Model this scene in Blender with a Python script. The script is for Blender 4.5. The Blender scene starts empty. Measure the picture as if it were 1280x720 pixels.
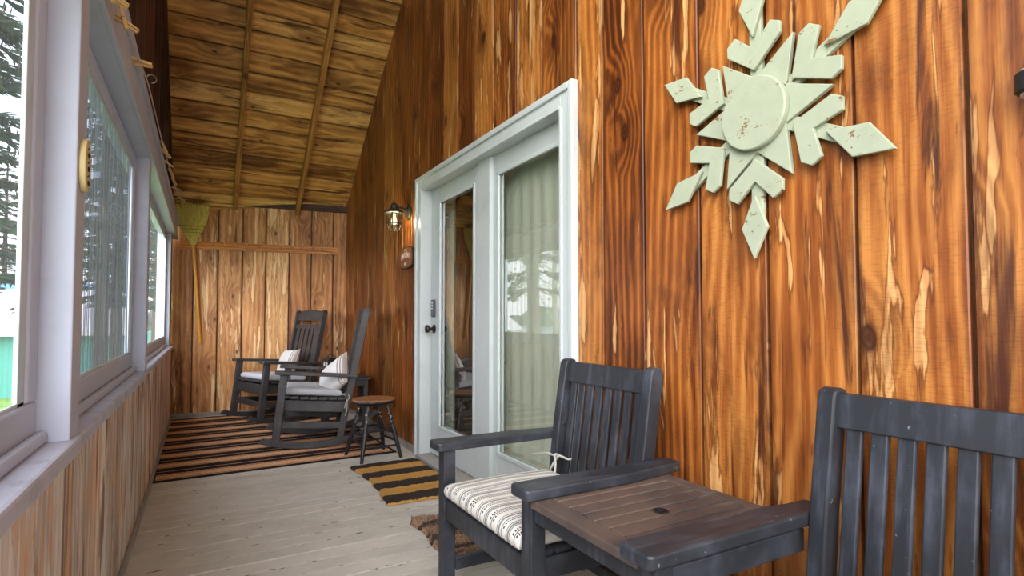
import bpy, bmesh, math, random
from mathutils import Vector, Matrix
from math import sin, cos, pi, radians, sqrt, atan2
random.seed(7)
S = bpy.context.scene
COL = S.collection

# ------------------------------------------------------------------ mesh helpers
def NB(): return bmesh.new()
def _merge(bm, tmp, M=None):
    if M is not None: bmesh.ops.transform(tmp, matrix=M, verts=tmp.verts)
    me = bpy.data.meshes.new('tmp'); tmp.to_mesh(me); tmp.free(); bm.from_mesh(me); bpy.data.meshes.remove(me)
def _bev(t, b, seg=2):
    if b > 0:
        bmesh.ops.bevel(t, geom=[e for e in t.edges], offset=b, segments=seg, affect='EDGES', profile=.5)
def box(bm, x0, x1, y0, y1, z0, z1, b=0, M=None, seg=2):
    t = NB(); bmesh.ops.create_cube(t, size=1)
    for v in t.verts:
        v.co = ((x0+x1)/2+v.co.x*(x1-x0), (y0+y1)/2+v.co.y*(y1-y0), (z0+z1)/2+v.co.z*(z1-z0))
    _bev(t, b, seg); _merge(bm, t, M)
def beam(bm, p0, p1, w, h, b=0, side=(0,1,0), seg=2):
    """box from p0 to p1; w measured along side, h across the third axis"""
    p0, p1 = Vector(p0), Vector(p1); d = p1-p0; L = d.length; zx = d.normalized()
    sy = Vector(side); sy = (sy-zx*sy.dot(zx)).normalized(); nz = zx.cross(sy)
    M = Matrix(((zx.x,sy.x,nz.x,p0.x),(zx.y,sy.y,nz.y,p0.y),(zx.z,sy.z,nz.z,p0.z),(0,0,0,1)))
    box(bm, 0, L, -w/2, w/2, -h/2, h/2, b, M, seg)
def prism(bm, pts, t0, t1, plane='xy', b=0, M=None, seg=2):
    t = NB(); n = len(pts)
    f = {'xy': lambda p, q: (p[0], p[1], q), 'xz': lambda p, q: (p[0], q, p[1]), 'yz': lambda p, q: (q, p[0], p[1])}[plane]
    A = [t.verts.new(f(p, t0)) for p in pts]; B = [t.verts.new(f(p, t1)) for p in pts]
    t.faces.new(A); t.faces.new(B[::-1])
    for i in range(n): t.faces.new((A[i], B[i], B[(i+1) % n], A[(i+1) % n]))
    bmesh.ops.recalc_face_normals(t, faces=t.faces); _bev(t, b, seg); _merge(bm, t, M)
def tube(bm, pts, r, seg=8, cap=True):
    pts = [Vector(p) for p in pts]; rr = r if isinstance(r, (list, tuple)) else [r]*len(pts); rings = []; prev = None
    for i, p in enumerate(pts):
        d = (pts[min(i+1, len(pts)-1)]-pts[max(i-1, 0)]).normalized()
        a = prev if prev is not None else (Vector((0,0,1)) if abs(d.z) < .9 else Vector((1,0,0)))
        u = (a-d*a.dot(d)).normalized(); prev = u; v = d.cross(u)
        rings.append([bm.verts.new(p+(u*cos(k*2*pi/seg)+v*sin(k*2*pi/seg))*rr[i]) for k in range(seg)])
    for A, B in zip(rings, rings[1:]):
        for k in range(seg): bm.faces.new((A[k], A[(k+1) % seg], B[(k+1) % seg], B[k]))
    if cap: bm.faces.new(rings[0][::-1]); bm.faces.new(rings[-1])
def lathe(bm, prof, seg=24, M=None):
    t = NB(); rings = []
    for r, z in prof:
        if r < 1e-6: rings.append([t.verts.new((0,0,z))])
        else: rings.append([t.verts.new((r*cos(k*2*pi/seg), r*sin(k*2*pi/seg), z)) for k in range(seg)])
    for A, B in zip(rings, rings[1:]):
        for k in range(seg):
            j = (k+1) % seg
            if len(A) == 1 and len(B) == 1: break
            if len(A) == 1: t.faces.new((A[0], B[j], B[k]))
            elif len(B) == 1: t.faces.new((A[k], A[j], B[0]))
            else: t.faces.new((A[k], A[j], B[j], B[k]))
    bmesh.ops.recalc_face_normals(t, faces=t.faces); _merge(bm, t, M)
def frame_to(p0, p1):
    """matrix taking local z to the direction p0->p1, origin p0"""
    p0, p1 = Vector(p0), Vector(p1)
    return Matrix.Translation(p0) @ (p1-p0).to_track_quat('Z', 'Y').to_matrix().to_4x4()
def mk(name, bm, mat, parent=None, smooth=False, ang=35):
    me = bpy.data.meshes.new(name); bm.to_mesh(me); bm.free()
    if smooth:
        me.shade_smooth(); me.set_sharp_from_angle(angle=radians(ang))
    o = bpy.data.objects.new(name, me); COL.objects.link(o)
    if mat: me.materials.append(mat)
    if parent: o.parent = parent
    return o
def tag(o, label, cat, group=None, kind=None):
    o['label'] = label; o['category'] = cat
    if group: o['group'] = group
    if kind: o['kind'] = kind
    return o
def thing(name, label, cat, loc=(0,0,0), rz=0, group=None):
    o = bpy.data.objects.new(name, None); COL.objects.link(o); o.empty_display_size = .1
    o.location = loc; o.rotation_euler = (0,0,rz)
    return tag(o, label, cat, group)
def struct(o, label=None):
    o['kind'] = 'structure'
    if label: o['label'] = label
    return o
def dup(root, loc, rot, label, group=None):
    r = root.copy(); COL.objects.link(r); r.location = loc; r.rotation_euler = rot; r['label'] = label
    if group: r['group'] = group
    for ch in list(root.children):
        c = ch.copy(); COL.objects.link(c); c.parent = r
        for g in list(ch.children):
            d = g.copy(); COL.objects.link(d); d.parent = c
    return r

# ------------------------------------------------------------------ materials
class NT:
    def __init__(s, name):
        s.m = bpy.data.materials.new(name); s.m.use_nodes = True; s.t = s.m.node_tree; s.t.nodes.clear()
        s.out = s.t.nodes.new('ShaderNodeOutputMaterial')
    def n(s, t, **k):
        x = s.t.nodes.new(t)
        for a, b in k.items(): setattr(x, a, b)
        return x
    def put(s, sock, v):
        if v is None: return
        if isinstance(v, bpy.types.NodeSocket): s.t.links.new(v, sock)
        elif isinstance(v, (tuple, list)) and sock.type == 'RGBA' and len(v) == 3: sock.default_value = (*v, 1)
        else: sock.default_value = v
    def math(s, op, a, b=None, c=None, clamp=False):
        x = s.n('ShaderNodeMath', operation=op, use_clamp=clamp); s.put(x.inputs[0], a); s.put(x.inputs[1], b)
        if c is not None: s.put(x.inputs[2], c)
        return x.outputs[0]
    def sep(s, v):
        x = s.n('ShaderNodeSeparateXYZ'); s.put(x.inputs[0], v); return x.outputs
    def comb(s, a=0, b=0, c=0):
        x = s.n('ShaderNodeCombineXYZ'); s.put(x.inputs[0], a); s.put(x.inputs[1], b); s.put(x.inputs[2], c); return x.outputs[0]
    def noise(s, v, scale=1, detail=3, rough=.55, dist=0):
        x = s.n('ShaderNodeTexNoise'); s.put(x.inputs['Vector'], v); x.inputs['Scale'].default_value = scale
        x.inputs['Detail'].default_value = detail; x.inputs['Roughness'].default_value = rough; x.inputs['Distortion'].default_value = dist
        return x.outputs[0]
    def sstep(s, v, a, b, lo=0, hi=1):
        x = s.n('ShaderNodeMapRange', interpolation_type='SMOOTHSTEP'); s.put(x.inputs[0], v)
        for i, q in enumerate((a, b, lo, hi)): s.put(x.inputs[i+1], q)
        return x.outputs[0]
    def ramp(s, v, stops, interp='LINEAR'):
        x = s.n('ShaderNodeValToRGB'); e = x.color_ramp.elements; x.color_ramp.interpolation = interp
        while len(e) < len(stops): e.new(.5)
        for el, (p, c) in zip(e, stops): el.position = p; el.color = (*c, 1)
        s.put(x.inputs[0], v); return x.outputs[0]
    def mix(s, f, a, b, mode='MIX'):
        x = s.n('ShaderNodeMix', data_type='RGBA', blend_type=mode); s.put(x.inputs[0], f); s.put(x.inputs[6], a); s.put(x.inputs[7], b)
        return x.outputs[2]
    def obj(s): return s.n('ShaderNodeTexCoord').outputs['Object']
    def attr(s, name):
        x = s.n('ShaderNodeAttribute', attribute_name=name); return x.outputs['Vector']
    def bump(s, h, strength=.3, dist=.01):
        x = s.n('ShaderNodeBump'); x.inputs['Strength'].default_value = strength; x.inputs['Distance'].default_value = dist
        s.put(x.inputs['Height'], h); return x.outputs[0]
    def finish(s, col, rough=.5, normal=None, metal=0, spec=.5, **k):
        p = s.n('ShaderNodeBsdfPrincipled'); s.put(p.inputs['Base Color'], col); s.put(p.inputs['Roughness'], rough)
        s.put(p.inputs['Metallic'], metal); s.put(p.inputs['Specular IOR Level'], spec)
        if normal is not None: s.put(p.inputs['Normal'], normal)
        for a, b in k.items(): s.put(p.inputs[a.replace('_', ' ')], b)
        s.t.links.new(p.outputs[0], s.out.inputs[0]); return s.m
def srgb(r, g, b):
    f = lambda c: ((c/255+.055)/1.055)**2.4 if c > 10 else c/255/12.92
    return (f(r), f(g), f(b))

def wood(name, dark, mid, light, peel, stain, peel_thr=.66, stain_thr=.6, freq=55, rough=.5, tone=.35, knots=.5, saw=.35, knotcol=None, streak=9, cloud=0.0, ksize=1.0, pscale=2.4, edges=(.36,.64,.95), ringw=.16, edge_dark=.5):
    k = NT(name); P = k.attr('bc'); a, l, i = k.sep(P)
    ai = k.math('MULTIPLY_ADD', i, 7.31, a); li = k.math('MULTIPLY_ADD', i, 3.17, l)
    # knots
    kv = k.comb(k.math('MULTIPLY', ai, 2.6), k.math('MULTIPLY', li, 1.55), 0)
    vo = k.n('ShaderNodeTexVoronoi', voronoi_dimensions='2D'); k.put(vo.inputs['Vector'], kv); vo.inputs['Scale'].default_value = 1
    d = k.math('ADD', vo.outputs['Distance'], k.math('MULTIPLY', k.noise(k.comb(ai, li, 0), 30, 2), .03))
    has = k.math('LESS_THAN', k.sep(vo.outputs['Color'])[0], knots)
    core = k.math('MULTIPLY', k.sstep(d, .05*ksize, .09*ksize, 1, 0), has)
    halo = k.math('MULTIPLY', k.sstep(d, .08, .32, 1, 0), has)
    # growth rings drawn out along the board
    warp = k.noise(k.comb(k.math('MULTIPLY', ai, 2.2), k.math('MULTIPLY', li, .55), i), 1, 3, .5)
    g = k.math('ADD', k.math('MULTIPLY_ADD', warp, .22, ai), k.math('MULTIPLY', halo, .075))
    ring = k.math('MULTIPLY_ADD', k.math('SINE', k.math('MULTIPLY', g, freq*2*pi*.55)), .5, .5)
    ring = k.math('POWER', ring, 1.6)
    fib = k.noise(k.comb(k.math('MULTIPLY', ai, 150), k.math('MULTIPLY', li, 4), i), 1, 4, .65)
    blot = k.noise(k.comb(k.math('MULTIPLY', ai, 5), k.math('MULTIPLY', li, 1.6), i), 1, 4, .6)
    val = k.math('ADD', k.math('MULTIPLY', ring, ringw), k.math('ADD', k.math('MULTIPLY', fib, .46), k.math('MULTIPLY', blot, .75)))
    wn = k.n('ShaderNodeTexWhiteNoise', noise_dimensions='1D'); k.put(wn.inputs['W'], i); r1 = wn.outputs['Value']
    val = k.math('ADD', val, k.math('MULTIPLY_ADD', r1, tone, -tone*.5))
    col = k.ramp(val, list(zip(edges, (dark, mid, light))))
    if cloud:
        cn = k.noise(k.comb(k.math('MULTIPLY', ai, 5.5), k.math('MULTIPLY', li, 1.7), k.math('ADD', i, 17)), 1, 5, .6, .5)
        col = k.mix(k.math('MULTIPLY', k.sstep(cn, .46, .68), cloud), col, dark)
    # weathered streaks and stains with their own outline
    pn = k.noise(k.comb(k.math('MULTIPLY', ai, streak*pscale), k.math('MULTIPLY', li, 1.5), k.math('ADD', i, 4)), 1, 4, .6, .4)
    pk = k.math('MULTIPLY_ADD', wn.outputs['Color'] if False else r1, .10, -.05)
    pn = k.math('ADD', pn, pk)
    edge = k.math('MULTIPLY', k.sstep(pn, peel_thr-.035, peel_thr-.005), k.sstep(pn, peel_thr-.005, peel_thr+.02, 1, 0))
    col = k.mix(k.math('MULTIPLY', edge, .55), col, dark)
    pf = k.math('MULTIPLY', k.sstep(pn, peel_thr, peel_thr+.03), k.math('MULTIPLY', k.math('MULTIPLY_ADD', fib, .7, .5, clamp=True), k.math('MULTIPLY_ADD', ring, .45, .6, clamp=True)))
    col = k.mix(pf, col, peel)
    sn = k.noise(k.comb(k.math('MULTIPLY', ai, streak*1.7), k.math('MULTIPLY', li, 1.1), k.math('ADD', i, 9)), 1, 5, .62, .6)
    col = k.mix(k.math('MULTIPLY', k.sstep(sn, stain_thr, stain_thr+.09), .85), col, stain)
    kc = knotcol or tuple(c*.45 for c in dark)
    col = k.mix(k.math('MULTIPLY', halo, .35), col, dark)
    kr = k.math('MULTIPLY_ADD', k.math('SINE', k.math('MULTIPLY', d, 190)), .5, .5)
    col = k.mix(k.math('MULTIPLY', core, .92), col, k.mix(kr, kc, mid if False else tuple(c*1.1 for c in dark)))
    hwn = k.n('ShaderNodeAttribute', attribute_name='hw').outputs['Fac']
    ed = k.math('ADD', k.math('SUBTRACT', hwn, k.math('ABSOLUTE', a)), k.math('MULTIPLY_ADD', k.noise(k.comb(k.math('MULTIPLY', ai, 4), k.math('MULTIPLY', li, 7), i), 1, 3), .03, -.018))
    col = k.mix(k.math('MULTIPLY', k.sstep(ed, -.004, .014, 1, 0), edge_dark), col, dark)
    # saw marks across the board
    sm = k.noise(k.comb(k.math('MULTIPLY', ai, 32), k.math('MULTIPLY', li, 210), i), 1, 2, .5)
    sm = k.math('MULTIPLY', sm, k.sstep(k.noise(k.comb(k.math('MULTIPLY', ai, 3), k.math('MULTIPLY', li, 2), k.math('ADD', i, 23)), 1, 3), .36, .6, .72, 1.08))
    col = k.mix(k.math('MULTIPLY', k.sstep(sm, .52, .66), saw*.55), col, dark)
    h = k.math('ADD', k.math('MULTIPLY', fib, .5), k.math('ADD', k.math('MULTIPLY', sm, saw), k.math('MULTIPLY', ring, .25)))
    return k.finish(col, rough, k.bump(h, .35, .004), spec=.35)

M = {}
M['wall_right'] = wood('stained_plank', srgb(66,30,10), srgb(140,76,28), srgb(186,122,58), srgb(212,164,106), srgb(56,24,12),
                       peel_thr=.60, stain_thr=.575, rough=.42, knots=.65, saw=.35, tone=.44, cloud=.6, freq=42, pscale=1.6, edges=(.38,.65,.96), ksize=1.1, ringw=.22, edge_dark=.42)
M['wall_back'] = wood('back_plank', srgb(120,72,38), srgb(196,136,80), srgb(226,178,120), srgb(242,208,156), srgb(98,56,30),
                      peel_thr=.575, stain_thr=.60, rough=.55, knots=.5, saw=.2, tone=.3, cloud=.35, freq=34, ksize=.75)
M['wall_left'] = wood('weathered_plank', srgb(170,150,134), srgb(224,214,202), srgb(242,236,228), srgb(222,154,78), srgb(110,58,24),
                      peel_thr=.515, stain_thr=.525, rough=.6, knots=.25, saw=.05, streak=8, pscale=1.3, tone=.55, freq=40)
M['ceiling'] = wood('roof_board', srgb(100,60,26), srgb(212,154,80), srgb(244,200,122), srgb(248,216,152), srgb(70,40,18),
                    peel_thr=.66, stain_thr=.57, rough=.55, knots=.6, saw=.1, tone=.6, cloud=.75, freq=22, ksize=.7)
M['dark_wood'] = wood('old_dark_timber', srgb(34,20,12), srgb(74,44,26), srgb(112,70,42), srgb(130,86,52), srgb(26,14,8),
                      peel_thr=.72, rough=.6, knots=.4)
M['rafter'] = wood('rafter_timber', srgb(96,60,24), srgb(164,116,58), srgb(200,152,86), srgb(210,166,106), srgb(70,42,18), rough=.6, knots=.4)
M['peg_rail'] = wood('rail_pine', srgb(140,74,24), srgb(204,128,52), srgb(232,172,92), srgb(240,190,120), srgb(110,56,20), rough=.45, knots=.4)

def floor_mat():
    k = NT('grey_deck_paint'); a, l, i = k.sep(k.attr('bc')); v = k.comb(k.math('MULTIPLY_ADD', i, 5.3, a), l, i)
    wn = k.n('ShaderNodeTexWhiteNoise', noise_dimensions='1D'); k.put(wn.inputs['W'], i)
    n = k.noise(v, 5, 5, .6); f = k.noise(k.comb(k.math('MULTIPLY', a, 90), k.math('MULTIPLY', l, 6), i), 1, 4)
    val = k.math('ADD', k.math('ADD', k.math('MULTIPLY', n, .5), k.math('MULTIPLY', f, .3)), k.math('MULTIPLY', wn.outputs['Value'], .16))
    col = k.ramp(val, [(.25, srgb(168,162,152)), (.5, srgb(194,188,178)), (.75, srgb(212,206,198))])
    chip = k.noise(k.comb(k.math('MULTIPLY_ADD', i, 3.3, k.math('MULTIPLY', a, 28)), k.math('MULTIPLY', l, 12), i), 1, 4, .6)
    e = k.sstep(k.math('ABSOLUTE', a), .03, .05)
    cf = k.sstep(k.math('ADD', chip, k.math('MULTIPLY', e, .10)), .70, .73)
    col = k.mix(cf, col, srgb(98,84,72))
    pale = k.sstep(k.noise(k.comb(k.math('MULTIPLY', a, 14), k.math('MULTIPLY', l, 5), k.math('ADD', i, 31)), 1, 4), .64, .72)
    col = k.mix(k.math('MULTIPLY', pale, .5), col, srgb(206,202,196))
    return k.finish(col, .55, k.bump(k.math('SUBTRACT', f, cf), .25, .003), spec=.3)
M['floor'] = floor_mat()

def paint(name, col, dirt, amt=.35, rough=.45, scale=6):
    k = NT(name); o = k.obj(); n = k.noise(o, scale, 5, .65); n2 = k.noise(o, scale*9, 3, .6)
    f = k.math('MULTIPLY', k.sstep(k.math('MULTIPLY_ADD', n2, .3, n), .62, .9), amt)
    return k.finish(k.mix(f, col, dirt), rough, k.bump(n2, .08, .003), spec=.35)
M['white'] = paint('white_paint', srgb(184,190,206), srgb(150,150,158), .3, .45, 3)
M['door_white'] = paint('door_white_paint', srgb(188,196,196), srgb(166,168,166), .35, .35)
M['sill'] = paint('sill_paint', srgb(188,190,204), srgb(130,126,130), .55, .5, 14)
M['grey_trim'] = paint('grey_floor_trim', srgb(150,144,138), srgb(110,100,92), .6)

def worn(name, base, scuff, brown=None, rough=.42, sc=1.0):
    k = NT(name); o = k.obj(); x, y, z = k.sep(o)
    n = k.noise(o, 5*sc, 5, .65); st = k.noise(k.comb(k.math('MULTIPLY', x, 6*sc), k.math('MULTIPLY', y, 45*sc), k.math('MULTIPLY', z, 6*sc)), 1, 4, .6)
    col = k.mix(k.math('MULTIPLY', k.sstep(k.math('MULTIPLY_ADD', st, .5, k.math('MULTIPLY', n, .5)), .44, .72), .75), base, scuff)
    if brown: col = k.mix(k.math('MULTIPLY', k.sstep(k.noise(o, 3.3*sc, 3), .42, .62), .8), col, brown)
    sp = k.noise(o, 60*sc, 2, .5)
    col = k.mix(k.math('MULTIPLY', k.sstep(sp, .74, .78), .45), col, tuple(min(1, c*4) for c in scuff))
    return k.finish(col, rough, k.bump(st, .15, .003), spec=.4)
M['bench'] = worn('worn_charcoal_paint', srgb(37,39,44), srgb(78,83,94))
M['bench_x'] = M['bench']
M['table'] = worn('worn_brown_black_paint', srgb(64,58,58), srgb(112,104,102), srgb(98,80,70), .4)
M['poly'] = worn('dark_grey_resin', srgb(56,54,56), srgb(82,80,82), None, .5, 1.6)
M['blackwood'] = worn('black_enamel', srgb(24,22,24), srgb(54,50,52), None, .35, 2)
def worn_leg():
    k = NT('worn_black_leg'); o = k.obj(); z = k.sep(o)[2]; n = k.noise(o, 55, 3, .6)
    f = k.math('MULTIPLY', k.sstep(n, .54, .62), k.math('MULTIPLY', k.sstep(z, .24, .30), k.sstep(z, .36, .40, 1, 0)))
    return k.finish(k.mix(f, srgb(26,24,26), srgb(176,168,162)), .4)
M['worn_leg'] = worn_leg()
def plain(name, col, rough=.5, metal=0, bump=0, bscale=80, var=.15):
    k = NT(name); o = k.obj(); n = k.noise(o, bscale, 3)
    c = k.mix(k.math('MULTIPLY', n, var*2), col, tuple(x*.5 for x in col))
    return k.finish(c, rough, k.bump(n, bump, .004) if bump else None, metal)
M['steel'] = plain('steel_bolt', srgb(150,146,140), .35, 1)
M['bronze'] = plain('dark_bronze', srgb(52,46,40), .38, .7)
M['black_metal'] = plain('black_metal', srgb(52,52,52), .45, .4)
M['green_bronze'] = plain('weathered_lantern_metal', srgb(56,58,50), .5, .5)
M['keypad'] = plain('keypad_grey', srgb(88,88,94), .35, .5)
M['pale_dot'] = plain('pale_keys', srgb(225,228,232), .4)
def straw():
    k = NT('broom_straw'); x, y, z = k.sep(k.obj()); n = k.noise(k.comb(k.math('MULTIPLY', x, 260), k.math('MULTIPLY', y, 260), k.math('MULTIPLY', z, 9)), 1, 3, .6)
    return k.finish(k.ramp(n, [(.3, srgb(150,138,52)), (.5, srgb(218,204,98)), (.72, srgb(240,230,150))]), .75, k.bump(n, .6, .006))
M['straw'] = straw()
M['thread'] = plain('broom_thread', srgb(120,130,60), .7)
M['handle'] = plain('varnished_handle', srgb(222,158,56), .35, 0, .1, 30)
M['clothespin'] = plain('bare_pin_wood', srgb(212,176,110), .7, 0, .2, 120)
M['string'] = plain('cotton_line', srgb(196,190,178), .8)
M['plaque'] = plain('plaque_wood', srgb(206,186,132), .6, 0, .15, 40)
M['ink'] = plain('dark_lettering', srgb(40,34,28), .6)
M['sign'] = plain('brown_sign_wood', srgb(120,74,36), .6, 0, .3, 40, .3)
M['sign_edge'] = plain('dark_sign_edge', srgb(48,28,20), .6)
M['sign_text'] = plain('pale_lettering', srgb(196,176,172), .6)
M['pane_pale'] = plain('lantern_pane', srgb(196,190,184), .3)
M['teal'] = plain('teal_siding', srgb(70,150,136), .6)
M['pale_roof'] = plain('pale_metal_roof', srgb(212,206,206), .5)
M['blue_trim'] = plain('blue_ridge', srgb(90,140,190), .5)
M['bark'] = plain('tree_bark', srgb(84,68,54), .9, 0, .6, 12, .3)
M['birch'] = plain('birch_bark', srgb(200,196,186), .8, 0, .3, 9, .4)
M['needles'] = plain('conifer_needles', srgb(52,70,42), .8, 0, 0, 3, .4)
M['leaves'] = plain('spring_leaves', srgb(168,184,110), .7, 0, 0, 3, .3)
def bulb_mat():  # faint glow added to the bulb of an unlit lantern
    k = NT('added_glow_bulb'); e = k.n('ShaderNodeEmission'); e.inputs[0].default_value = (1,.86,.62,1); e.inputs[1].default_value = .45; k.t.links.new(e.outputs[0], k.out.inputs[0]); return k.m
M['bulb'] = bulb_mat()

def star_mat():
    k = NT('chipped_pale_paint'); o = k.obj()
    f = k.sstep(k.math('MULTIPLY_ADD', k.noise(o, 90, 3), .4, k.noise(k.comb(k.sep(o)[0], k.sep(o)[1], k.math('MULTIPLY', k.sep(o)[2], 3)), 11, 5, .7)), .83, .88)
    c = k.mix(k.noise(o, 20, 4), srgb(146,154,132), srgb(168,174,152))
    return k.finish(k.mix(f, c, srgb(120,92,64)), .6, k.bump(k.noise(o, 60, 3), .12, .003), spec=.3)
M['snow'] = star_mat()

def fabric(name, col, col2, sc=500, bump=.4):
    k = NT(name); o = k.obj(); n = k.noise(o, sc, 2); n2 = k.noise(o, 9, 3)
    c = k.mix(k.math('MULTIPLY_ADD', n, .6, k.math('MULTIPLY', n2, .4)), col, col2)
    return k.finish(c, .9, k.bump(n, bump, .003), spec=.15)
M['grey_fabric'] = fabric('grey_cushion_cloth', srgb(150,150,154), srgb(186,186,190))
M['light_fabric'] = fabric('pale_grey_cushion_cloth', srgb(176,180,192), srgb(206,208,216))
M['ticking'] = None
def ticking():
    k = NT('black_and_cream_ticking'); x, y, z = k.sep(k.attr('bc'))
    p = k.math('FRACT', k.math('DIVIDE', y, .15))
    dash = k.math('GREATER_THAN', k.math('FRACT', k.math('DIVIDE', x, .0075)), .45)
    def band(c, w, d=False):
        b = k.math('LESS_THAN', k.math('ABSOLUTE', k.math('SUBTRACT', p, c)), w)
        return k.math('MULTIPLY', b, dash) if d else b
    cream = srgb(222,218,210); col = k.mix(k.math('MULTIPLY', k.noise(k.attr('bc'), 30, 3), .3), cream, srgb(196,192,186))
    for c, w, d, cc in ((.08,.028,1,(26,26,30)),(.15,.014,0,(30,30,34)),(.22,.028,1,(26,26,30)),(.36,.012,0,(58,58,62)),(.42,.03,0,(118,116,118)),(.49,.012,0,(58,58,62)),
                        (.62,.024,1,(40,40,44)),(.69,.012,0,(60,60,64)),(.80,.03,0,(118,116,118)),(.88,.012,0,(58,58,62))):
        col = k.mix(k.math('MULTIPLY', band(c, w, d), .92), col, srgb(*cc))
    return k.finish(col, .9, k.bump(k.noise(k.attr('bc'), 600, 2), .3, .002), spec=.15)
M['ticking'] = ticking()
def pillow_mat():
    k = NT('white_pillow_with_tan_stripes'); x, y, z = k.sep(k.attr('bc'))
    col = srgb(216,214,214)
    col = k.mix(k.math('MULTIPLY', k.noise(k.attr('bc'), 400, 2), .4), col, srgb(190,188,190))
    for c, w, cc in ((.66,.05,(150,132,122)),(.80,.03,(104,92,88)),(.93,.06,(150,134,124))):
        b = k.math('LESS_THAN', k.math('ABSOLUTE', k.math('SUBTRACT', y, c)), w)
        col = k.mix(k.math('MULTIPLY', b, .85), col, srgb(*cc))
    return k.finish(col, .9, k.bump(k.noise(k.attr('bc'), 300, 2), .3, .003), spec=.15)
M['pillow'] = pillow_mat()
def rug_mat():
    k = NT('flat_woven_striped_rug'); x, y, z = k.sep(k.obj())
    tw = k.math('MULTIPLY_ADD', k.noise(k.obj(), 60, 2), .008, k.math('ADD', y, -.02))
    p = k.math('FRACT', k.math('DIVIDE', tw, .328))
    n = k.noise(k.comb(k.math('MULTIPLY', x, 130), k.math('MULTIPLY', y, 45), 0), 1, 3, .6)
    tan = k.ramp(n, [(.3, srgb(156,106,74)), (.52, srgb(212,162,122)), (.75, srgb(240,202,166))])
    dk = k.ramp(n, [(.3, srgb(22,17,19)), (.75, srgb(50,40,42))])
    f = k.math('LESS_THAN', k.math('ABSOLUTE', k.math('SUBTRACT', p, .30)), .225)       # broad tan band
    for c, w in ((.77, .016),): f = k.math('MAXIMUM', f, k.math('LESS_THAN', k.math('ABSOLUTE', k.math('SUBTRACT', p, c)), w))
    for c in (.135, .465): f = k.math('MULTIPLY', f, k.math('GREATER_THAN', k.math('ABSOLUTE', k.math('SUBTRACT', p, c)), .016))
    ed = k.math('GREATER_THAN', k.math('ABSOLUTE', x), .80)
    f = k.math('MULTIPLY', f, k.math('SUBTRACT', 1, ed))
    return k.finish(k.mix(f, dk, tan), .95, k.bump(n, .5, .004), spec=.1)
M['rug'] = rug_mat()
def coir():
    k = NT('striped_coir'); x, y, z = k.sep(k.attr('bc'))
    yy = k.math('MULTIPLY_ADD', k.noise(k.attr('bc'), 45, 3), .022, y)
    f = k.math('GREATER_THAN', k.math('FRACT', k.math('MULTIPLY', yy, 3.5)), .5)
    n = k.noise(k.attr('bc'), 170, 3, .7)
    tan = k.ramp(n, [(.3, srgb(160,110,50)), (.7, srgb(222,174,100))]); dk = k.ramp(n, [(.3, srgb(34,28,26)), (.7, srgb(84,74,68))])
    return k.finish(k.mix(f, dk, tan), 1, k.bump(n, .9, .01), spec=.05)
M['coir'] = coir()
def shag():
    k = NT('brown_shag'); o = k.obj(); y = k.sep(o)[1]
    n = k.noise(o, 120, 3, .7); w = k.noise(o, 7, 3)
    f = k.sstep(k.math('SINE', k.math('MULTIPLY_ADD', w, 5, k.math('MULTIPLY', y, 60))), .3, .7)
    c = k.mix(f, k.ramp(n, [(.3, srgb(104,76,56)), (.7, srgb(186,154,128))]), k.ramp(n, [(.3, srgb(30,24,24)), (.7, srgb(110,96,88))]))
    return k.finish(c, 1, k.bump(n, .8, .01), spec=.05)
M['shag'] = shag()
M['stool_top'] = plain('stool_seat_wood', srgb(150,102,66), .35, 0, .1, 25, .25)
M['curtain'] = None
def curtain():
    k = NT('sheer_curtain'); n = k.noise(k.obj(), 300, 2)
    d = k.n('ShaderNodeBsdfDiffuse'); d.inputs[0].default_value = (*srgb(222,226,208), 1)
    t = k.n('ShaderNodeBsdfTranslucent'); t.inputs[0].default_value = (*srgb(222,226,208), 1)
    m = k.n('ShaderNodeMixShader'); m.inputs[0].default_value = .3
    k.t.links.new(d.outputs[0], m.inputs[1]); k.t.links.new(t.outputs[0], m.inputs[2]); k.t.links.new(m.outputs[0], k.out.inputs[0]); return k.m
M['curtain'] = curtain()
def glass(name, tint=(.92,.95,.94), ior=1.5, rough=0, gain=1.0, bump=None):
    k = NT(name); tr = k.n('ShaderNodeBsdfTransparent'); tr.inputs[0].default_value = (*tint, 1)
    gl = k.n('ShaderNodeBsdfGlossy'); gl.inputs['Roughness'].default_value = rough; gl.inputs[0].default_value = (1,1,1,1)
    ge = k.n('ShaderNodeNewGeometry'); dp = k.n('ShaderNodeVectorMath', operation='DOT_PRODUCT'); k.put(dp.inputs[0], ge.outputs['Normal']); k.put(dp.inputs[1], ge.outputs['Incoming'])
    f0 = ((ior-1)/(ior+1))**2; sch = k.math('MULTIPLY_ADD', k.math('POWER', k.math('SUBTRACT', 1, k.math('ABSOLUTE', dp.outputs['Value'])), 5), 1-f0, f0)
    m = k.n('ShaderNodeMixShader'); k.put(m.inputs[0], k.math('MULTIPLY', sch, gain, clamp=True))
    k.t.links.new(tr.outputs[0], m.inputs[1]); k.t.links.new(gl.outputs[0], m.inputs[2]); k.t.links.new(m.outputs[0], k.out.inputs[0]); return k.m
M['door_glass'] = glass('door_glass', (.94,.97,.94), 1.52, 0, 3.4)
M['jar_glass'] = glass('jar_glass', (.95,.93,.85), 1.45)
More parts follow.
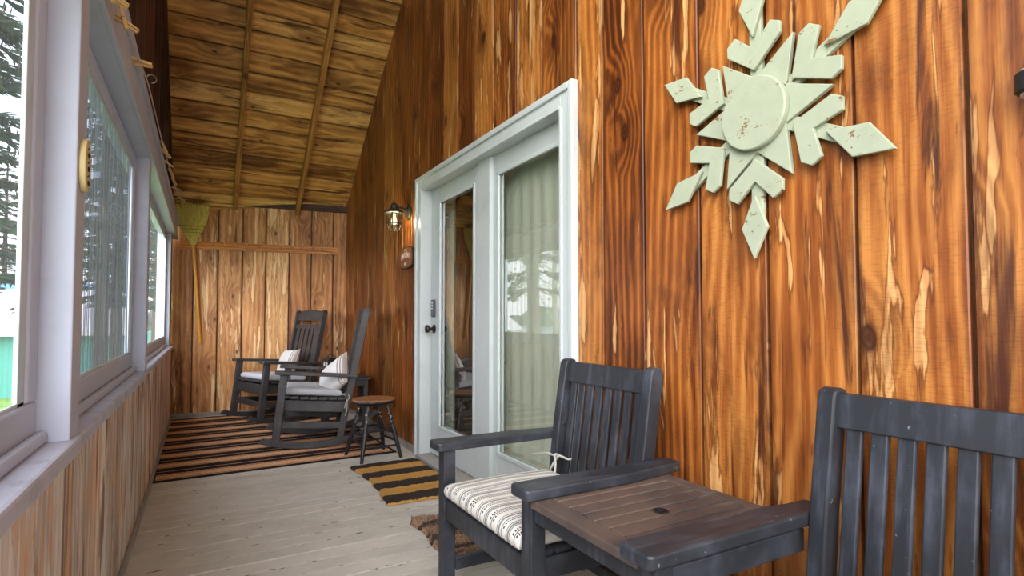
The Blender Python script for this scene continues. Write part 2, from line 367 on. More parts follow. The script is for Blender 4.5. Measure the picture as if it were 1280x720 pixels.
def film(name, milk, dark, light=(.9,.92,.95), gain=.25, cutoff=(.58,.92)):
    """clear plastic sheeting with hanging ripples over a window"""
    k = NT(name); o = k.obj(); x, y, z = k.sep(o)
    w = k.noise(k.comb(0, k.math('MULTIPLY', y, 38), k.math('MULTIPLY', z, 1.3)), 1, 3, .6, .3)
    w2 = k.noise(k.comb(0, k.math('MULTIPLY', y, 130), k.math('MULTIPLY', z, 2)), 1, 2, .6)
    h = k.math('MULTIPLY_ADD', w2, .45, w)
    nrm = k.bump(h, .8, .02)
    tr = k.n('ShaderNodeBsdfTransparent'); k.put(tr.inputs[0], k.mix(k.sstep(h, *cutoff), (*light, 1), (*dark, 1)))
    gl = k.n('ShaderNodeBsdfGlossy'); gl.inputs['Roughness'].default_value = .12; k.put(gl.inputs['Normal'], nrm)
    tl = k.n('ShaderNodeBsdfTranslucent'); k.put(tl.inputs[0], k.mix(k.sstep(h, .5, .9), (.75,.8,.9,1), (.25,.28,.32,1)))
    m1 = k.n('ShaderNodeMixShader'); k.put(m1.inputs[0], k.math('MULTIPLY_ADD', k.sstep(h, .62, .9), gain, milk))
    k.t.links.new(tr.outputs[0], m1.inputs[1]); k.t.links.new(tl.outputs[0], m1.inputs[2])
    m2 = k.n('ShaderNodeMixShader'); m2.inputs[0].default_value = .10
    k.t.links.new(m1.outputs[0], m2.inputs[1]); k.t.links.new(gl.outputs[0], m2.inputs[2]); k.t.links.new(m2.outputs[0], k.out.inputs[0]); return k.m
M['film_clear'] = film('clear_plastic_sheet', .02, (.55,.6,.66), (.68,.70,.73), .03); M['film_far'] = film('far_plastic_sheet', .05, (.4,.42,.46), (.92,.94,.95), .08)
M['film_streaky'] = film('streaky_plastic_sheet', .03, (.05,.055,.07), (.82,.85,.90), .14, (.46,.72))
def grass():
    k = NT('lawn'); n = k.noise(k.obj(), 3, 5, .7); return k.finish(k.ramp(n, [(.3, srgb(84,120,40)), (.7, srgb(160,188,84))]), .9)
M['grass'] = grass()
M['lake'] = plain('lake_water', srgb(170,186,200), .12, 0, .2, .6, .05)
M['hill'] = plain('wooded_hill', srgb(70,92,60), .9, 0, 0, .3, .35)
M['room'] = plain('inside_wall', srgb(120,110,100), .8)

# ------------------------------------------------------------------ planks: boards with board-local coordinates
_bid = [0]
def planks(name, boards, mat, O, U, V, N, gap=.006, th=.018, ch=.004, parent=None):
    """boards: (a0, a1, (lo at a0, lo at a1), (hi at a0, hi at a1)); across U, along V, face towards N"""
    O, U, V, N = Vector(O), Vector(U), Vector(V), Vector(N)
    bm = bmesh.new(); lay = bm.verts.layers.float_vector.new('bc'); lhw = bm.verts.layers.float.new('hw')
    for a0, a1, lo, hi in boards:
        _bid[0] += 1; i = _bid[0]*1.0
        w = a1-a0; b0, b1 = a0+gap/2, a1-gap/2; j = random.uniform(-.0015, .0015)
        sec = [(b0,-th),(b0,j-ch),(b0+ch,j),(b1-ch,j),(b1,j-ch),(b1,-th)]
        R = []
        for hh in (lo, hi):
            r = []
            for s, n in sec:
                t = hh[0]+(hh[1]-hh[0])*(s-a0)/w
                v = bm.verts.new(O+U*s+V*t+N*n); v[lay] = (s-(a0+a1)/2, t, i); v[lhw] = (b1-b0)/2; r.append(v)
            R.append(r)
        A, B = R
        for q in range(5): bm.faces.new((A[q], A[q+1], B[q+1], B[q]))
        bm.faces.new((A[5], A[0], B[0], B[5])); bm.faces.new(A[::-1]); bm.faces.new(B)
    bmesh.ops.recalc_face_normals(bm, faces=bm.faces)
    return mk(name, bm, mat, parent)
def timber(bm_list, mat, name, parent=None):
    """square timbers with board coordinates: (p0, p1, w, h, side)"""
    bm = bmesh.new(); lay = bm.verts.layers.float_vector.new('bc'); lhw = bm.verts.layers.float.new('hw')
    for p0, p1, w, h, side in bm_list:
        _bid[0] += 1; p0, p1 = Vector(p0), Vector(p1); d = (p1-p0); L = d.length; d.normalize()
        sy = Vector(side); sy = (sy-d*sy.dot(d)).normalized(); nz = d.cross(sy); vs = []
        for t in (0, L):
            for a, b in ((-1,-1),(1,-1),(1,1),(-1,1)):
                v = bm.verts.new(p0+d*t+sy*a*w/2+nz*b*h/2); v[lay] = (a*w/2+b*h, t, float(_bid[0])); v[lhw] = 1.0; vs.append(v)
        for q in ((0,1,2,3),(7,6,5,4),(0,4,5,1),(1,5,6,2),(2,6,7,3),(3,7,4,0)): bm.faces.new([vs[x] for x in q])
    bmesh.ops.recalc_face_normals(bm, faces=bm.faces)
    return mk(name, bm, mat, parent)

# ------------------------------------------------------------------ the setting
XL, XR = -.28, 1.5
BL, BR = Vector((-.36, 7.03, 0)), Vector((1.56, 6.74, 0))          # back wall foot
def roof(y): return 2.40+.70*(6.80-y)
RIDGE = 1.1
def cut(a0, a1, holes):
    pass
# right wall
seams = [-1.3,-1.03,-.76,-.49,-.22,.05,.31,.573,.82,1.083,1.343,1.619,1.869,2.06]
over = [2.06,2.36,2.63,2.90,3.17,3.42,3.69,3.95,4.2]
far = [4.2,4.352,4.601,4.875,5.179,5.487,5.796,6.065,6.358,6.62,6.80]
top = lambda y: roof(y) if y > RIDGE else roof(2*RIDGE-y)
bd = [(a, b, (0,0), (top(a), top(b))) for a, b in zip(seams, seams[1:])]
bd += [(a, b, (2.16,2.16), (top(a), top(b))) for a, b in zip(over, over[1:])]
bd += [(a, b, (0,0), (top(a), top(b))) for a, b in zip(far, far[1:])]
wr = planks('wall_right', bd, M['wall_right'], (XR,0,0), (0,1,0), (0,0,1), (-1,0,0), gap=.009, th=.02, ch=.003)
struct(wr, 'orange stained vertical plank wall on the right')
bm = NB()
for y0, y1, z0, z1 in ((-1.3,2.08,0,4.6),(2.08,4.18,2.14,4.2),(4.18,6.9,0,2.4)): box(bm, XR+.018, XR+.05, y0, y1, z0, z1)
prism(bm, [(4.18,2.4),(6.75,2.4),(4.18,4.2)], XR+.018, XR+.05, 'yz'); prism(bm, [(-1.3,4.6),(4.18,4.2),(RIDGE,roof(RIDGE)-.05)], XR+.018, XR+.05, 'yz')
c = mk('sheathing', bm, M['dark_wood'], wr)
# back wall
dB = (BR-BL).normalized(); nB = Vector((dB.y, -dB.x, 0)); LB = (BR-BL).length
xs = [0,.06,.27,.51,.755,.995,1.245,1.485,1.73,LB]
wb = planks('wall_back', [(a, b, (0,0), (2.47,2.47)) for a, b in zip(xs, xs[1:])], M['wall_back'], BL, dB, (0,0,1), nB, gap=.010)
struct(wb, 'brown vertical plank wall at the far end')
bm = NB(); beam(bm, BL-nB*.03+Vector((0,0,1.2)), BR-nB*.03+Vector((0,0,1.2)), 2.4, .02, 0, (0,0,1)); mk('sheathing', bm, M['dark_wood'], wb)
wp = timber([(BL+nB*.015+Vector((0,0,2.375)), BR+nB*.015+Vector((0,0,2.375)), .075, .035, (0,0,1))], M['dark_wood'], 'trim_1'); struct(wp, 'dark timber plate along the top of the far wall')
# ceiling
sl = sqrt(1+.49); Vs = Vector((0,-1,.70))/sl; Nc = Vector((0,-.70,-1))/sl
O = Vector((0, 7.1, roof(7.1))); n = 27
cb = []; s = 0
while s < (7.1-RIDGE)*sl:
    w = random.choice((.17,.19,.2,.21)); cb.append((s, s+w, (-.62,-.62), (1.62,1.62))); s += w
cl = planks('ceiling', cb, M['ceiling'], O, Vs, (1,0,0), Nc, gap=.011, th=.02)
struct(cl, 'sloping board ceiling')
bm = NB(); beam(bm, O-Nc*.028+Vector((.5,0,0)), O-Nc*.028+Vs*s+Vector((.5,0,0)), 2.3, .016, 0, (1,0,0)); mk('roof_deck', bm, M['dark_wood'], cl)
bm = NB(); prism(bm, [(RIDGE,roof(RIDGE)),(-1.4,top(-1.4)),(-1.4,top(-1.4)+.03),(RIDGE,roof(RIDGE)+.03)], -.62, 1.62, 'yz')  # rear slope added out of view to hold back overhead light
lay = bm.verts.layers.float_vector.new('bc')
for v in bm.verts: v[lay] = (v.co.y*.3, v.co.x, 991.0)
struct(mk('ceiling', bm, M['ceiling']), 'unseen roof slope past the ridge, added to shade the near end')
for q, x in enumerate((.30, .95)):
    r = timber([(Vector((x,6.88,roof(6.88)))+Nc*.045, Vector((x,RIDGE,roof(RIDGE)))+Nc*.045, .045, .088, (1,0,0))], M['rafter'], 'trim_%d' % (q+2)); struct(r)
# floor
fb = []; y = -1.3
while y < 7.1: fb.append((y, y+.108, (-.36,-.36), (1.56,1.56))); y += .108
fl = planks('floor', fb, M['floor'], (0,0,0), (0,1,0), (1,0,0), (0,0,1), gap=.006, th=.03, ch=.0006); struct(fl, 'grey painted board floor')
bm = NB(); box(bm, -.36, 1.56, -1.3, 7.1, -.06, -.026); mk('subfloor', bm, M['dark_wood'], fl)
# left knee wall
ys = [-1.3]
while ys[-1] < 6.8: ys.append(ys[-1]+random.choice((.155,.17,.185,.2)))
wl = planks('wall_left', [(a, b, (0,0), (.76,.76)) for a, b in zip(ys, ys[1:])], M['wall_left'], (XL,0,0), (0,1,0), (0,0,1), (1,0,0), gap=.009, th=.02, ch=.005)
struct(wl, 'weathered plank half wall under the windows')
bm = NB(); box(bm, XL-.07, XL-.018, -1.3, 7.05, -.05, .75); mk('sheathing', bm, M['dark_wood'], wl)
# sill
bm = NB(); box(bm, -.40, -.245, -1.3, 1.66, .752, .793, .008); o = struct(mk('trim_4', bm, M['sill']), 'near white window sill')
bm = NB(); box(bm, -.40, -.25, 1.662, 3.50, .755, .793, .008); o = struct(mk('trim_5', bm, M['sill']), 'middle white window sill')
bm = NB(); box(bm, -.40, -.256, 3.502, 6.92, .757, .793, .008); o = struct(mk('trim_6', bm, M['sill']), 'far white window sill')
# posts between the windows
for q, (y0, y1) in enumerate(((1.595,1.70),(3.49,3.60))):
    bm = NB(); box(bm, -.345, -.258, y0, y1, .79, 1.93, .004); struct(mk('trim_%d' % (7+q), bm, M['white']))
bm = NB(); box(bm, -.40, -.284, 6.45, 6.60, .79, 1.93, .004); box(bm, -.40, -.315, 6.60, 6.98, .79, 1.93); struct(mk('trim_10', bm, M['white']), 'white end post by the far wall')
# header over the windows
bm = NB(); box(bm, -.40, -.25, -1.3, 6.95, 1.92, 2.11, .004); box(bm, -.262, -.235, -1.3, 6.95, 2.075, 2.115, .004); box(bm, -.26, -.243, -1.3, 6.95, 1.918, 1.945, .004)
struct(mk('trim_11', bm, M['white']), 'white header board over the windows')
# dark gable over the header
ys = [1.2]
while ys[-1] < 6.8: ys.append(ys[-1]+.21)
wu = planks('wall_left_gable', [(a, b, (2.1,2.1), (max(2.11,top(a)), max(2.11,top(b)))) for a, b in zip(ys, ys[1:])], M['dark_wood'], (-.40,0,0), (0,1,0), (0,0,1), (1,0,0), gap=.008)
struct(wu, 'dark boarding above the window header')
st = []
for y in (2.35,2.95,3.55,4.15,4.75,5.35,5.95): st.append(((-.345,y,2.11), (-.345,y,top(y)-.02), .04, .09, (0,1,0)))
struct(timber(st, M['dark_wood'], 'trim_12'), 'dark studs above the window header')
struct(timber([((-.33,6.9,roof(6.9)-.06), (-.33,RIDGE,roof(RIDGE)-.06), .09, .1, (1,0,0))], M['dark_wood'], 'trim_13'), 'dark edge rafter along the window side')
# boarded gable and half wall added behind the viewpoint to cut the near light
xs = [-.36+.24*q for q in range(9)]
we = planks('wall_near_added', [(a, b, (2.1,2.1), (top(-1.3)-.02,)*2) for a, b in zip(xs, xs[1:])] + [(a, b, (0,0), (.78,.78)) for a, b in zip(xs, xs[1:])], M['wall_back'], (0,-1.32,0), (1,0,0), (0,0,1), (0,1,0))
struct(we, 'unseen boarded end wall with a wide opening, added to cut the near light')
# base strips
bm = NB(); box(bm, XL, XL+.018, -1.3, 6.95, 0, .03, .004); struct(mk('baseboard_left', bm, M['grey_trim']))
bm = NB(); box(bm, XR-.018, XR, 4.2, 6.74, 0, .05, .004); box(bm, XR-.018, XR, -1.3, 2.06, 0, .05, .004); struct(mk('baseboard_right', bm, M['grey_trim']))
bm = NB(); beam(bm, BL+nB*.012+Vector((.08,0,.02)), BR+nB*.012+Vector((-.08,0,.02)), .04, .02, .003, (0,0,1)); struct(mk('baseboard_back', bm, M['grey_trim']))

# windows
def window(i, y0, y1, fw, filmmat, fx=-.332, bw=.012):
    bm = NB(); z0, z1 = .793, 1.92; xf = -.318
    box(bm, -.345, xf, y0, y1, z0, z0+.095, .006); box(bm, -.345, xf, y0, y1, z1-.06, z1, .006)
    box(bm, -.345, xf, y1-fw, y1, z0+.095, z1-.06, .006); box(bm, -.345, xf, y0, y0+fw, z0+.095, z1-.06, .006)
    box(bm, xf, xf+.022, y0, y1, z0, z0+.028, .008)
    f = struct(mk('window_%d' % i, bm, M['white']), ['near window with white sash','middle window with white sash','far window with white sash'][i-1])
    bm = NB(); t = .006                                              # narrow greenish stop round the pane
    for a in ((y0+fw-.001,y0+fw+.012,z0+.09,z1-.058),(y1-fw-bw,y1-fw+.001,z0+.09,z1-.058),(y0+fw,y1-fw,z1-.072,z1-.058),(y0+fw,y1-fw,z0+.09,z0+.104)):
        box(bm, -.331, xf-.006, *a, .002)
    mk('glazing_bead', bm, M['door_white'], f)
    # the sheet hangs in soft folds
    bm = NB(); ny, nz = int((y1-y0)*110), 14; g = []
    for a in range(ny+1):
        y = y0+fw*.9+(y1-y0-1.8*fw-bw*.8)*a/ny; r = []
        for b in range(nz+1):
            z = z0+.09+(z1-z0-.145)*b/nz
            x = fx+.0008*sin(y*95+sin(z*3)*1.2)+.0004*sin(y*211+z*2)+.002*sin(y*9+z*4)
            r.append(bm.verts.new((x, y, z)))
        g.append(r)
    for a in range(ny):
        for b in range(nz): bm.faces.new((g[a][b], g[a+1][b], g[a+1][b+1], g[a][b+1]))
    mk('plastic_sheet', bm, filmmat, f, True, 180)
    return f
window(1, -1.28, 1.595, .075, M['film_clear'], -.329, .05); window(2, 1.70, 3.49, .05, M['film_streaky']); window(3, 3.60, 6.45, .05, M['film_far'])

# ------------------------------------------------------------------ doors
bm = NB()                                                            # casing with a raised outer bead
for y0, y1, z0, z1 in ((4.085,4.2,0,2.172),(2.06,2.165,0,2.172),(2.165,4.085,2.075,2.172)): box(bm, 1.48, 1.525, y0, y1, z0, z1, .004)
for y0, y1, z0, z1 in ((4.17,4.205,0,2.18),(2.055,2.09,0,2.18),(2.09,4.17,2.145,2.18)): box(bm, 1.466, 1.52, y0, y1, z0, z1, .006)
for y0, y1, z0, z1 in ((4.08,4.1,0,2.08),(2.15,2.17,0,2.08),(2.17,4.08,2.072,2.09)): box(bm, 1.472, 1.62, y0, y1, z0, z1, .004)
struct(mk('trim_14', bm, M['door_white']), 'white casing round the glass doors')
bm = NB(); box(bm, 1.535, 1.64, 3.02, 3.2, .03, 2.075, .004); struct(mk('trim_15', bm, M['door_white']), 'white post between the glass doors')
bm = NB(); box(bm, 1.44, 1.66, 2.165, 4.085, 0, .03, .006); struct(mk('trim_16', bm, M['grey_trim']), 'grey door threshold')
def door(i, y0, y1, sl_, sr, label):
    x0, x1 = 1.56, 1.605; z0, z1, zb, zt = .035, 2.072, .25, 1.965; bm = NB()
    box(bm, x0, x1, y0, y0+sr, z0, z1, .003); box(bm, x0, x1, y1-sl_, y1, z0, z1, .003)
    box(bm, x0, x1, y0+sr, y1-sl_, z0, zb, .003); box(bm, x0, x1, y0+sr, y1-sl_, zt, z1, .003)
    d = struct(mk('door_%d' % i, bm, M['door_white']), label)
    bm = NB(); g0, g1 = y0+sr, y1-sl_
    for a in ((g0-.002,g0+.022,zb,zt),(g1-.022,g1+.002,zb,zt),(g0,g1,zb-.002,zb+.022),(g0,g1,zt-.022,zt+.002)): box(bm, x0-.008, x0+.01, *a, .004)
    mk('glazing_bead', bm, M['door_white'], d)
    bm = NB(); bm.faces.new([bm.verts.new((x0+.014, *q)) for q in ((g0,zb),(g1,zb),(g1,zt),(g0,zt))]); mk('glass_pane', bm, M['door_glass'], d)
    return d
d1 = door(1, 3.19, 4.07, .165, .09, 'hinged glass door with a keypad lock and knob')
d2 = door(2, 2.165, 3.03, .065, .06, 'fixed glass door with a pale curtain behind it')
# knob and keypad on the hinged leaf
kx, ky, kz = 1.56, 4.005, .99
bm = NB(); lathe(bm, [(0,0),(.034,0),(.034,.006),(.014,.012),(.011,.03),(.014,.036),(.027,.045),(.031,.057),(.026,.068),(0,.072)], 24, Matrix.Translation((kx,ky,kz)) @ Matrix.Rotation(-pi/2, 4, 'Y'))
mk('knob', bm, M['bronze'], d1, True)
bm = NB(); lathe(bm, [(0,0),(.03,0),(.03,.006),(.012,.012),(.011,.03),(.026,.045),(.03,.057),(.024,.068),(0,.072)], 20, Matrix.Translation((1.605,ky,kz)) @ Matrix.Rotation(pi/2, 4, 'Y'))
mk('inner_knob', bm, M['bronze'], d1, True)
bm = NB(); box(bm, 1.54, 1.56, ky-.034, ky+.034, 1.08, 1.215, .014, None, 4); kp = mk('keypad_lock', bm, M['keypad'], d1, True)
for a in range(3):
    for b in range(2):
        bm = NB(); lathe(bm, [(0,0),(.007,0),(.007,.002),(0,.003)], 10, Matrix.Translation((1.54,ky-.012+.024*b,1.19-.022*a)) @ Matrix.Rotation(-pi/2, 4, 'Y')); mk('key', bm, M['pale_dot'], kp)
# curtain behind the fixed leaf (and one drawn to the edge of the hinged leaf)
def curtain_mesh(y0, y1, amp, per):
    bm = NB(); n = int((y1-y0)/.008); g = []
    for a in range(n+1):
        y = y0+(y1-y0)*a/n
        g.append([bm.verts.new((1.66+amp*sin(y*2*pi/per+.8*sin(y*7))+.003*sin(z*3+y*9), y, z)) for z in (.05,.6,1.2,1.8,2.1)])
    for a in range(n):
        for b in range(4): bm.faces.new((g[a][b], g[a+1][b], g[a+1][b+1], g[a][b+1]))
    return bm
o = mk('curtain', curtain_mesh(2.1, 3.12, .0035, .13), M['curtain'], None, True, 180); tag(o, 'pale sheer curtain filling the right hand glass door', 'curtain')
o = mk('curtain', curtain_mesh(3.83, 4.10, .012, .05), M['curtain'], None, True, 180); tag(o, 'narrow gathered curtain behind the left edge of the keypad door', 'curtain')
# room behind the doors
bm = NB(); box(bm, 1.68, 4.2, 1.6, 1.65, -.02, 2.6); box(bm, 1.68, 4.2, 4.8, 4.85, -.02, 2.6); box(bm, 4.15, 4.2, 1.6, 4.85, -.02, 2.6); box(bm, 1.55, 4.2, 1.6, 4.85, 2.55, 2.6)
box(bm, 1.66, 4.2, 1.6, 4.85, -.07, -.02)
struct(mk('wall_inside', bm, M['room']), 'dim room behind the glass doors')

# ------------------------------------------------------------------ companion bench
A = radians(-.15)
B = thing('companion_bench', 'worn charcoal wooden bench of two slatted seats joined by a small table', 'bench', (.806, 2.035, 0), A)
bw = M['bench']
ARM = (0, -.65, -1.146, -1.796)
def arm_poly(flip):
    p = [(-.012,-.05),(-.004,-.056),(.36,-.056),(.46,-.046),(.53,-.034),(.60,-.032),(.606,-.02),(.606,.034),(.60,.044),(0,.044),(-.012,.036)]
    return [(x, -y) for x, y in p][::-1] if flip else p
for q, y in enumerate(ARM):
    inner = -1 if q in (0, 2) else 1
    pts = [(x, y+v) for x, v in arm_poly(q in (0, 2))]
    bm = NB(); prism(bm, pts, .557, .590, 'xy', .006); ar = mk('arm', bm, bw, B)
    bm = NB(); lathe(bm, [(0,0),(.008,0),(.008,.003),(0,.004)], 10, Matrix.Translation((.575,y-.033 if q in (1,3) else y-.044,.574)) @ Matrix.Rotation(pi/2, 4, 'X')); mk('bolt', bm, M['steel'], ar)
    bm = NB(); box(bm, .018, .068, y-.028, y+.028, 0, .557, .004); mk('front_leg', bm, bw, B)
    yp = y+inner*.068
    prof = [(.48,0),(.535,0),(.533,.36),(.562,.60),(.605,.876),(.599,.893),(.579,.899),(.557,.893),(.548,.88),(.506,.60),(.478,.36)]
    bm = NB(); prism(bm, prof, yp-.0225, yp+.0225, 'xz', .005); pl = mk('rear_post', bm, bw, B)
    bm = NB(); lathe(bm, [(0,0),(.008,0),(.008,.003),(0,.004)], 10, frame_to((.535,yp+inner*.0225,.63), (.535,yp+inner*1,.63))); mk('bolt', bm, M['steel'], pl)
    bm = NB(); box(bm, .068, .50, y+inner*.03-.014, y+inner*.03+.014, .295, .36, .004); mk('seat_side_rail', bm, bw, B)
    bm = NB(); box(bm, .068, .505, y+inner*.02-.014, y+inner*.02+.014, .095, .14, .004); mk('side_stretcher', bm, bw, B)
for yl in (0, -1.146):
    y1, y0 = yl-.045, yl-.65+.045
    bm = NB(); box(bm, .026, .058, yl-.65+.028, yl-.028, .297, .372, .004); mk('front_seat_rail', bm, bw, B)
    bm = NB(); box(bm, .495, .523, y0+.04, y1-.04, .11, .15, .004); mk('rear_stretcher', bm, bw, B)
    for k in range(6):
        x = .07+k*.07; bm = NB(); box(bm, x, x+.058, y0-.02, y1+.02, .360, .376, .004); mk('seat_slat', bm, bw, B)
    sx = lambda z: .507+(z-.36)*.138                                 # lean of the back
    def plate(z0, z1, ya, yb, t):
        b2 = NB(); prism(b2, [(sx(z0)-t/2,z0),(sx(z0)+t/2,z0),(sx(z1)+t/2,z1),(sx(z1)-t/2,z1)], ya, yb, 'xz', .004); return b2
    mk('top_rail', plate(.803, .886, y0+.042, y1-.042, .03), bw, B)
    mk('lower_back_rail', plate(.385, .432, y0+.042, y1-.042, .03), bw, B)
    W = (y1-.045)-(y0+.045); gp = .0185; sw = (W-9*gp)/8
    for k in range(8):
        ya = y0+.045+gp+k*(sw+gp); mk('back_slat', plate(.428, .806, ya, ya+sw, .014), bw, B)
# joined table
ty1, ty0 = -.65-.028, -1.146+.028
tb = M['table']
bm = NB(); box(bm, .016, .075, ty0, ty1, .532, .556, .004); tt = mk('table_top', bm, tb, B)
bm = NB(); box(bm, .50, .548, ty0, ty1, .532, .556, .004); mk('end_board', bm, tb, tt)
for ya, yb in ((ty1-.048, ty1), (ty0, ty0+.048)):
    bm = NB(); box(bm, .0765, .4985, ya, yb, .532, .556, .004); mk('side_board', bm, tb, tt)
n = 6; w = (ty1-ty0-.096-.008)/n
for k in range(n):
    ya = ty0+.048+.008+k*w; yb = ya+w-.008
    bm = NB(); yc = (ty0+ty1)/2
    if k == 2:
        # board with the umbrella hole: two plain lengths and a ring between them
        cx, yc = .273, (ya+yb)/2; rr = .02; z0, z1 = .5335, .556; q = (yb-ya)/2
        box(bm, .078, cx-q, ya, yb, z0, z1, .003); box(bm, cx+q, .497, ya, yb, z0, z1, .003)
        outl = []; hole = []
        for s in range(32):
            t = s*2*pi/32; m = q/max(abs(cos(t)), abs(sin(t))); outl.append((cx+m*cos(t), yc+m*sin(t))); hole.append((cx+rr*cos(t), yc+rr*sin(t)))
        V = [[bm.verts.new((p[0],p[1],z)) for p in L] for L in (outl, hole) for z in (z0, z1)]
        for s in range(32):
            j = (s+1) % 32
            bm.faces.new((V[1][s],V[1][j],V[3][j],V[3][s])); bm.faces.new((V[0][j],V[0][s],V[2][s],V[2][j])); bm.faces.new((V[3][s],V[3][j],V[2][j],V[2][s])); bm.faces.new((V[0][s],V[0][j],V[1][j],V[1][s]))
        bmesh.ops.recalc_face_normals(bm, faces=bm.faces)
    else: box(bm, .078, .497, ya, yb, .5335, .556, .003)
    mk('table_slat', bm, tb, tt)
bm = NB(); box(bm, .08, .495, ty0+.03, ty1-.03, .514, .5315, .002); mk('gap_shade_board', bm, M['blackwood'], tt)  # black backing added so the slat gaps and hole look shaded
bm = NB(); lathe(bm, [(.0165,.536),(.0165,.5575),(.021,.5578),(.0225,.5568),(.0195,.556),(.0195,.536)], 28, Matrix.Translation((.273, ty0+.048+.008+2.5*w-.004, 0))); mk('hole_ring', bm, M['blackwood'], tt, True)
for y in (ARM[1], ARM[2]):
    bm = NB(); box(bm, .068, .53, y-.018, y+.018, .485, .542, .004); mk('table_rail', bm, bw, B)
bm = NB(); box(bm, .03, .055, ty0, ty1, .488, .532, .004); mk('apron', bm, bw, B)
bm = NB(); box(bm, .50, .525, ty0, ty1, .488, .532, .004); mk('apron', bm, bw, B)

# ------------------------------------------------------------------ soft things
def cushion(name, x0, x1, y0, y1, z0, th, mat, puff=.012, r=.03, uv=lambda p: p, n=26):
    """rounded box pad with softly domed top; bc = local coordinates for woven patterns"""
    bm = bmesh.new(); lay = bm.verts.layers.float_vector.new('bc')
    def shell(u, v, top):
        u2, v2 = 2*u-1, 2*v-1
        e = lambda t: (1-abs(t)**5)
        d = e(u2)*e(v2)
        edge = min((1-abs(u2))*(x1-x0)/2, (1-abs(v2))*(y1-y0)/2)
        rr = min(1, edge/r); rnd = sqrt(max(0, 1-(1-rr)**2))
        z = z0+th*.5+(1 if top else -1)*(th*.5*rnd+(puff*d if top else 0))
        z += .0025*sin(u*9+v*4)*d if top else 0
        return Vector((x0+(x1-x0)*u, y0+(y1-y0)*v, z))
    ts = [0,.006,.015,.03,.05,.08]+[.08+.84*k/n for k in range(1,n)]+[.92,.95,.97,.985,.994,1]
    grid = {}
    for top in (1, 0):
        for i, u in enumerate(ts):
            for j, v in enumerate(ts):
                border = i in (0,len(ts)-1) or j in (0,len(ts)-1)
                if border and not top: grid[(0,i,j)] = grid[(1,i,j)]; continue
                p = shell(u, v, top); w = bm.verts.new(p); w[lay] = uv(Vector((p.x-x0, p.y-y0, p.z-z0))); grid[(top,i,j)] = w
        for i in range(len(ts)-1):
            for j in range(len(ts)-1):
                q = [grid[(top,i,j)],grid[(top,i+1,j)],grid[(top,i+1,j+1)],grid[(top,i,j+1)]]
                if not top: q = q[::-1]
                bm.faces.new(q)
    return mk(name, bm, mat, None, True, 60)
c = cushion('seat_cushion', .012, .485, -.612, -.038, .377, .062, M['ticking'])
tag(c, 'black and cream striped seat cushion tied to the left bench seat', 'cushion'); c.location = B.location; c.rotation_euler = (0,0,A)
def curve_tie(parent, pts, r=.004, mat=None, name='tie'):
    bm = NB(); P = [Vector(p) for p in pts]; out = []
    for i in range(len(P)-1):
        p0, p1, p2, p3 = P[max(i-1,0)], P[i], P[i+1], P[min(i+2,len(P)-1)]
        for k in range(6):
            t = k/6; out.append(.5*((2*p1)+(p2-p0)*t+(2*p0-5*p1+4*p2-p3)*t*t+(3*p1-p0-3*p2+p3)*t**3))
    out.append(P[-1]); tube(bm, out, r, 6); return mk(name, bm, mat, parent, True)
TM = fabric('tie_cord', srgb(200,196,184), srgb(120,118,112), 250)
kx, ky, kz = .488, -.125, .505
curve_tie(c, [(.475,-.07,.43),(.483,-.09,.46),(.485,-.115,.495),(kx,ky,kz)], .0045, TM)
curve_tie(c, [(kx,ky,kz),(.478,-.10,.502),(.474,-.05,.502),(.466,-.005,.49),(.455,.03,.485)], .0045, TM)
curve_tie(c, [(kx,ky,kz),(.47,-.12,.51),(.46,-.14,.48),(.45,-.15,.445)], .0045, TM)
curve_tie(c, [(kx,ky,kz),(.498,-.145,.50),(.512,-.165,.495),(.535,-.16,.51),(.552,-.155,.60)], .0045, TM)
curve_tie(c, [(kx,ky,kz),(.48,-.115,.49),(.465,-.105,.46),(.463,-.095,.445)], .0045, TM)

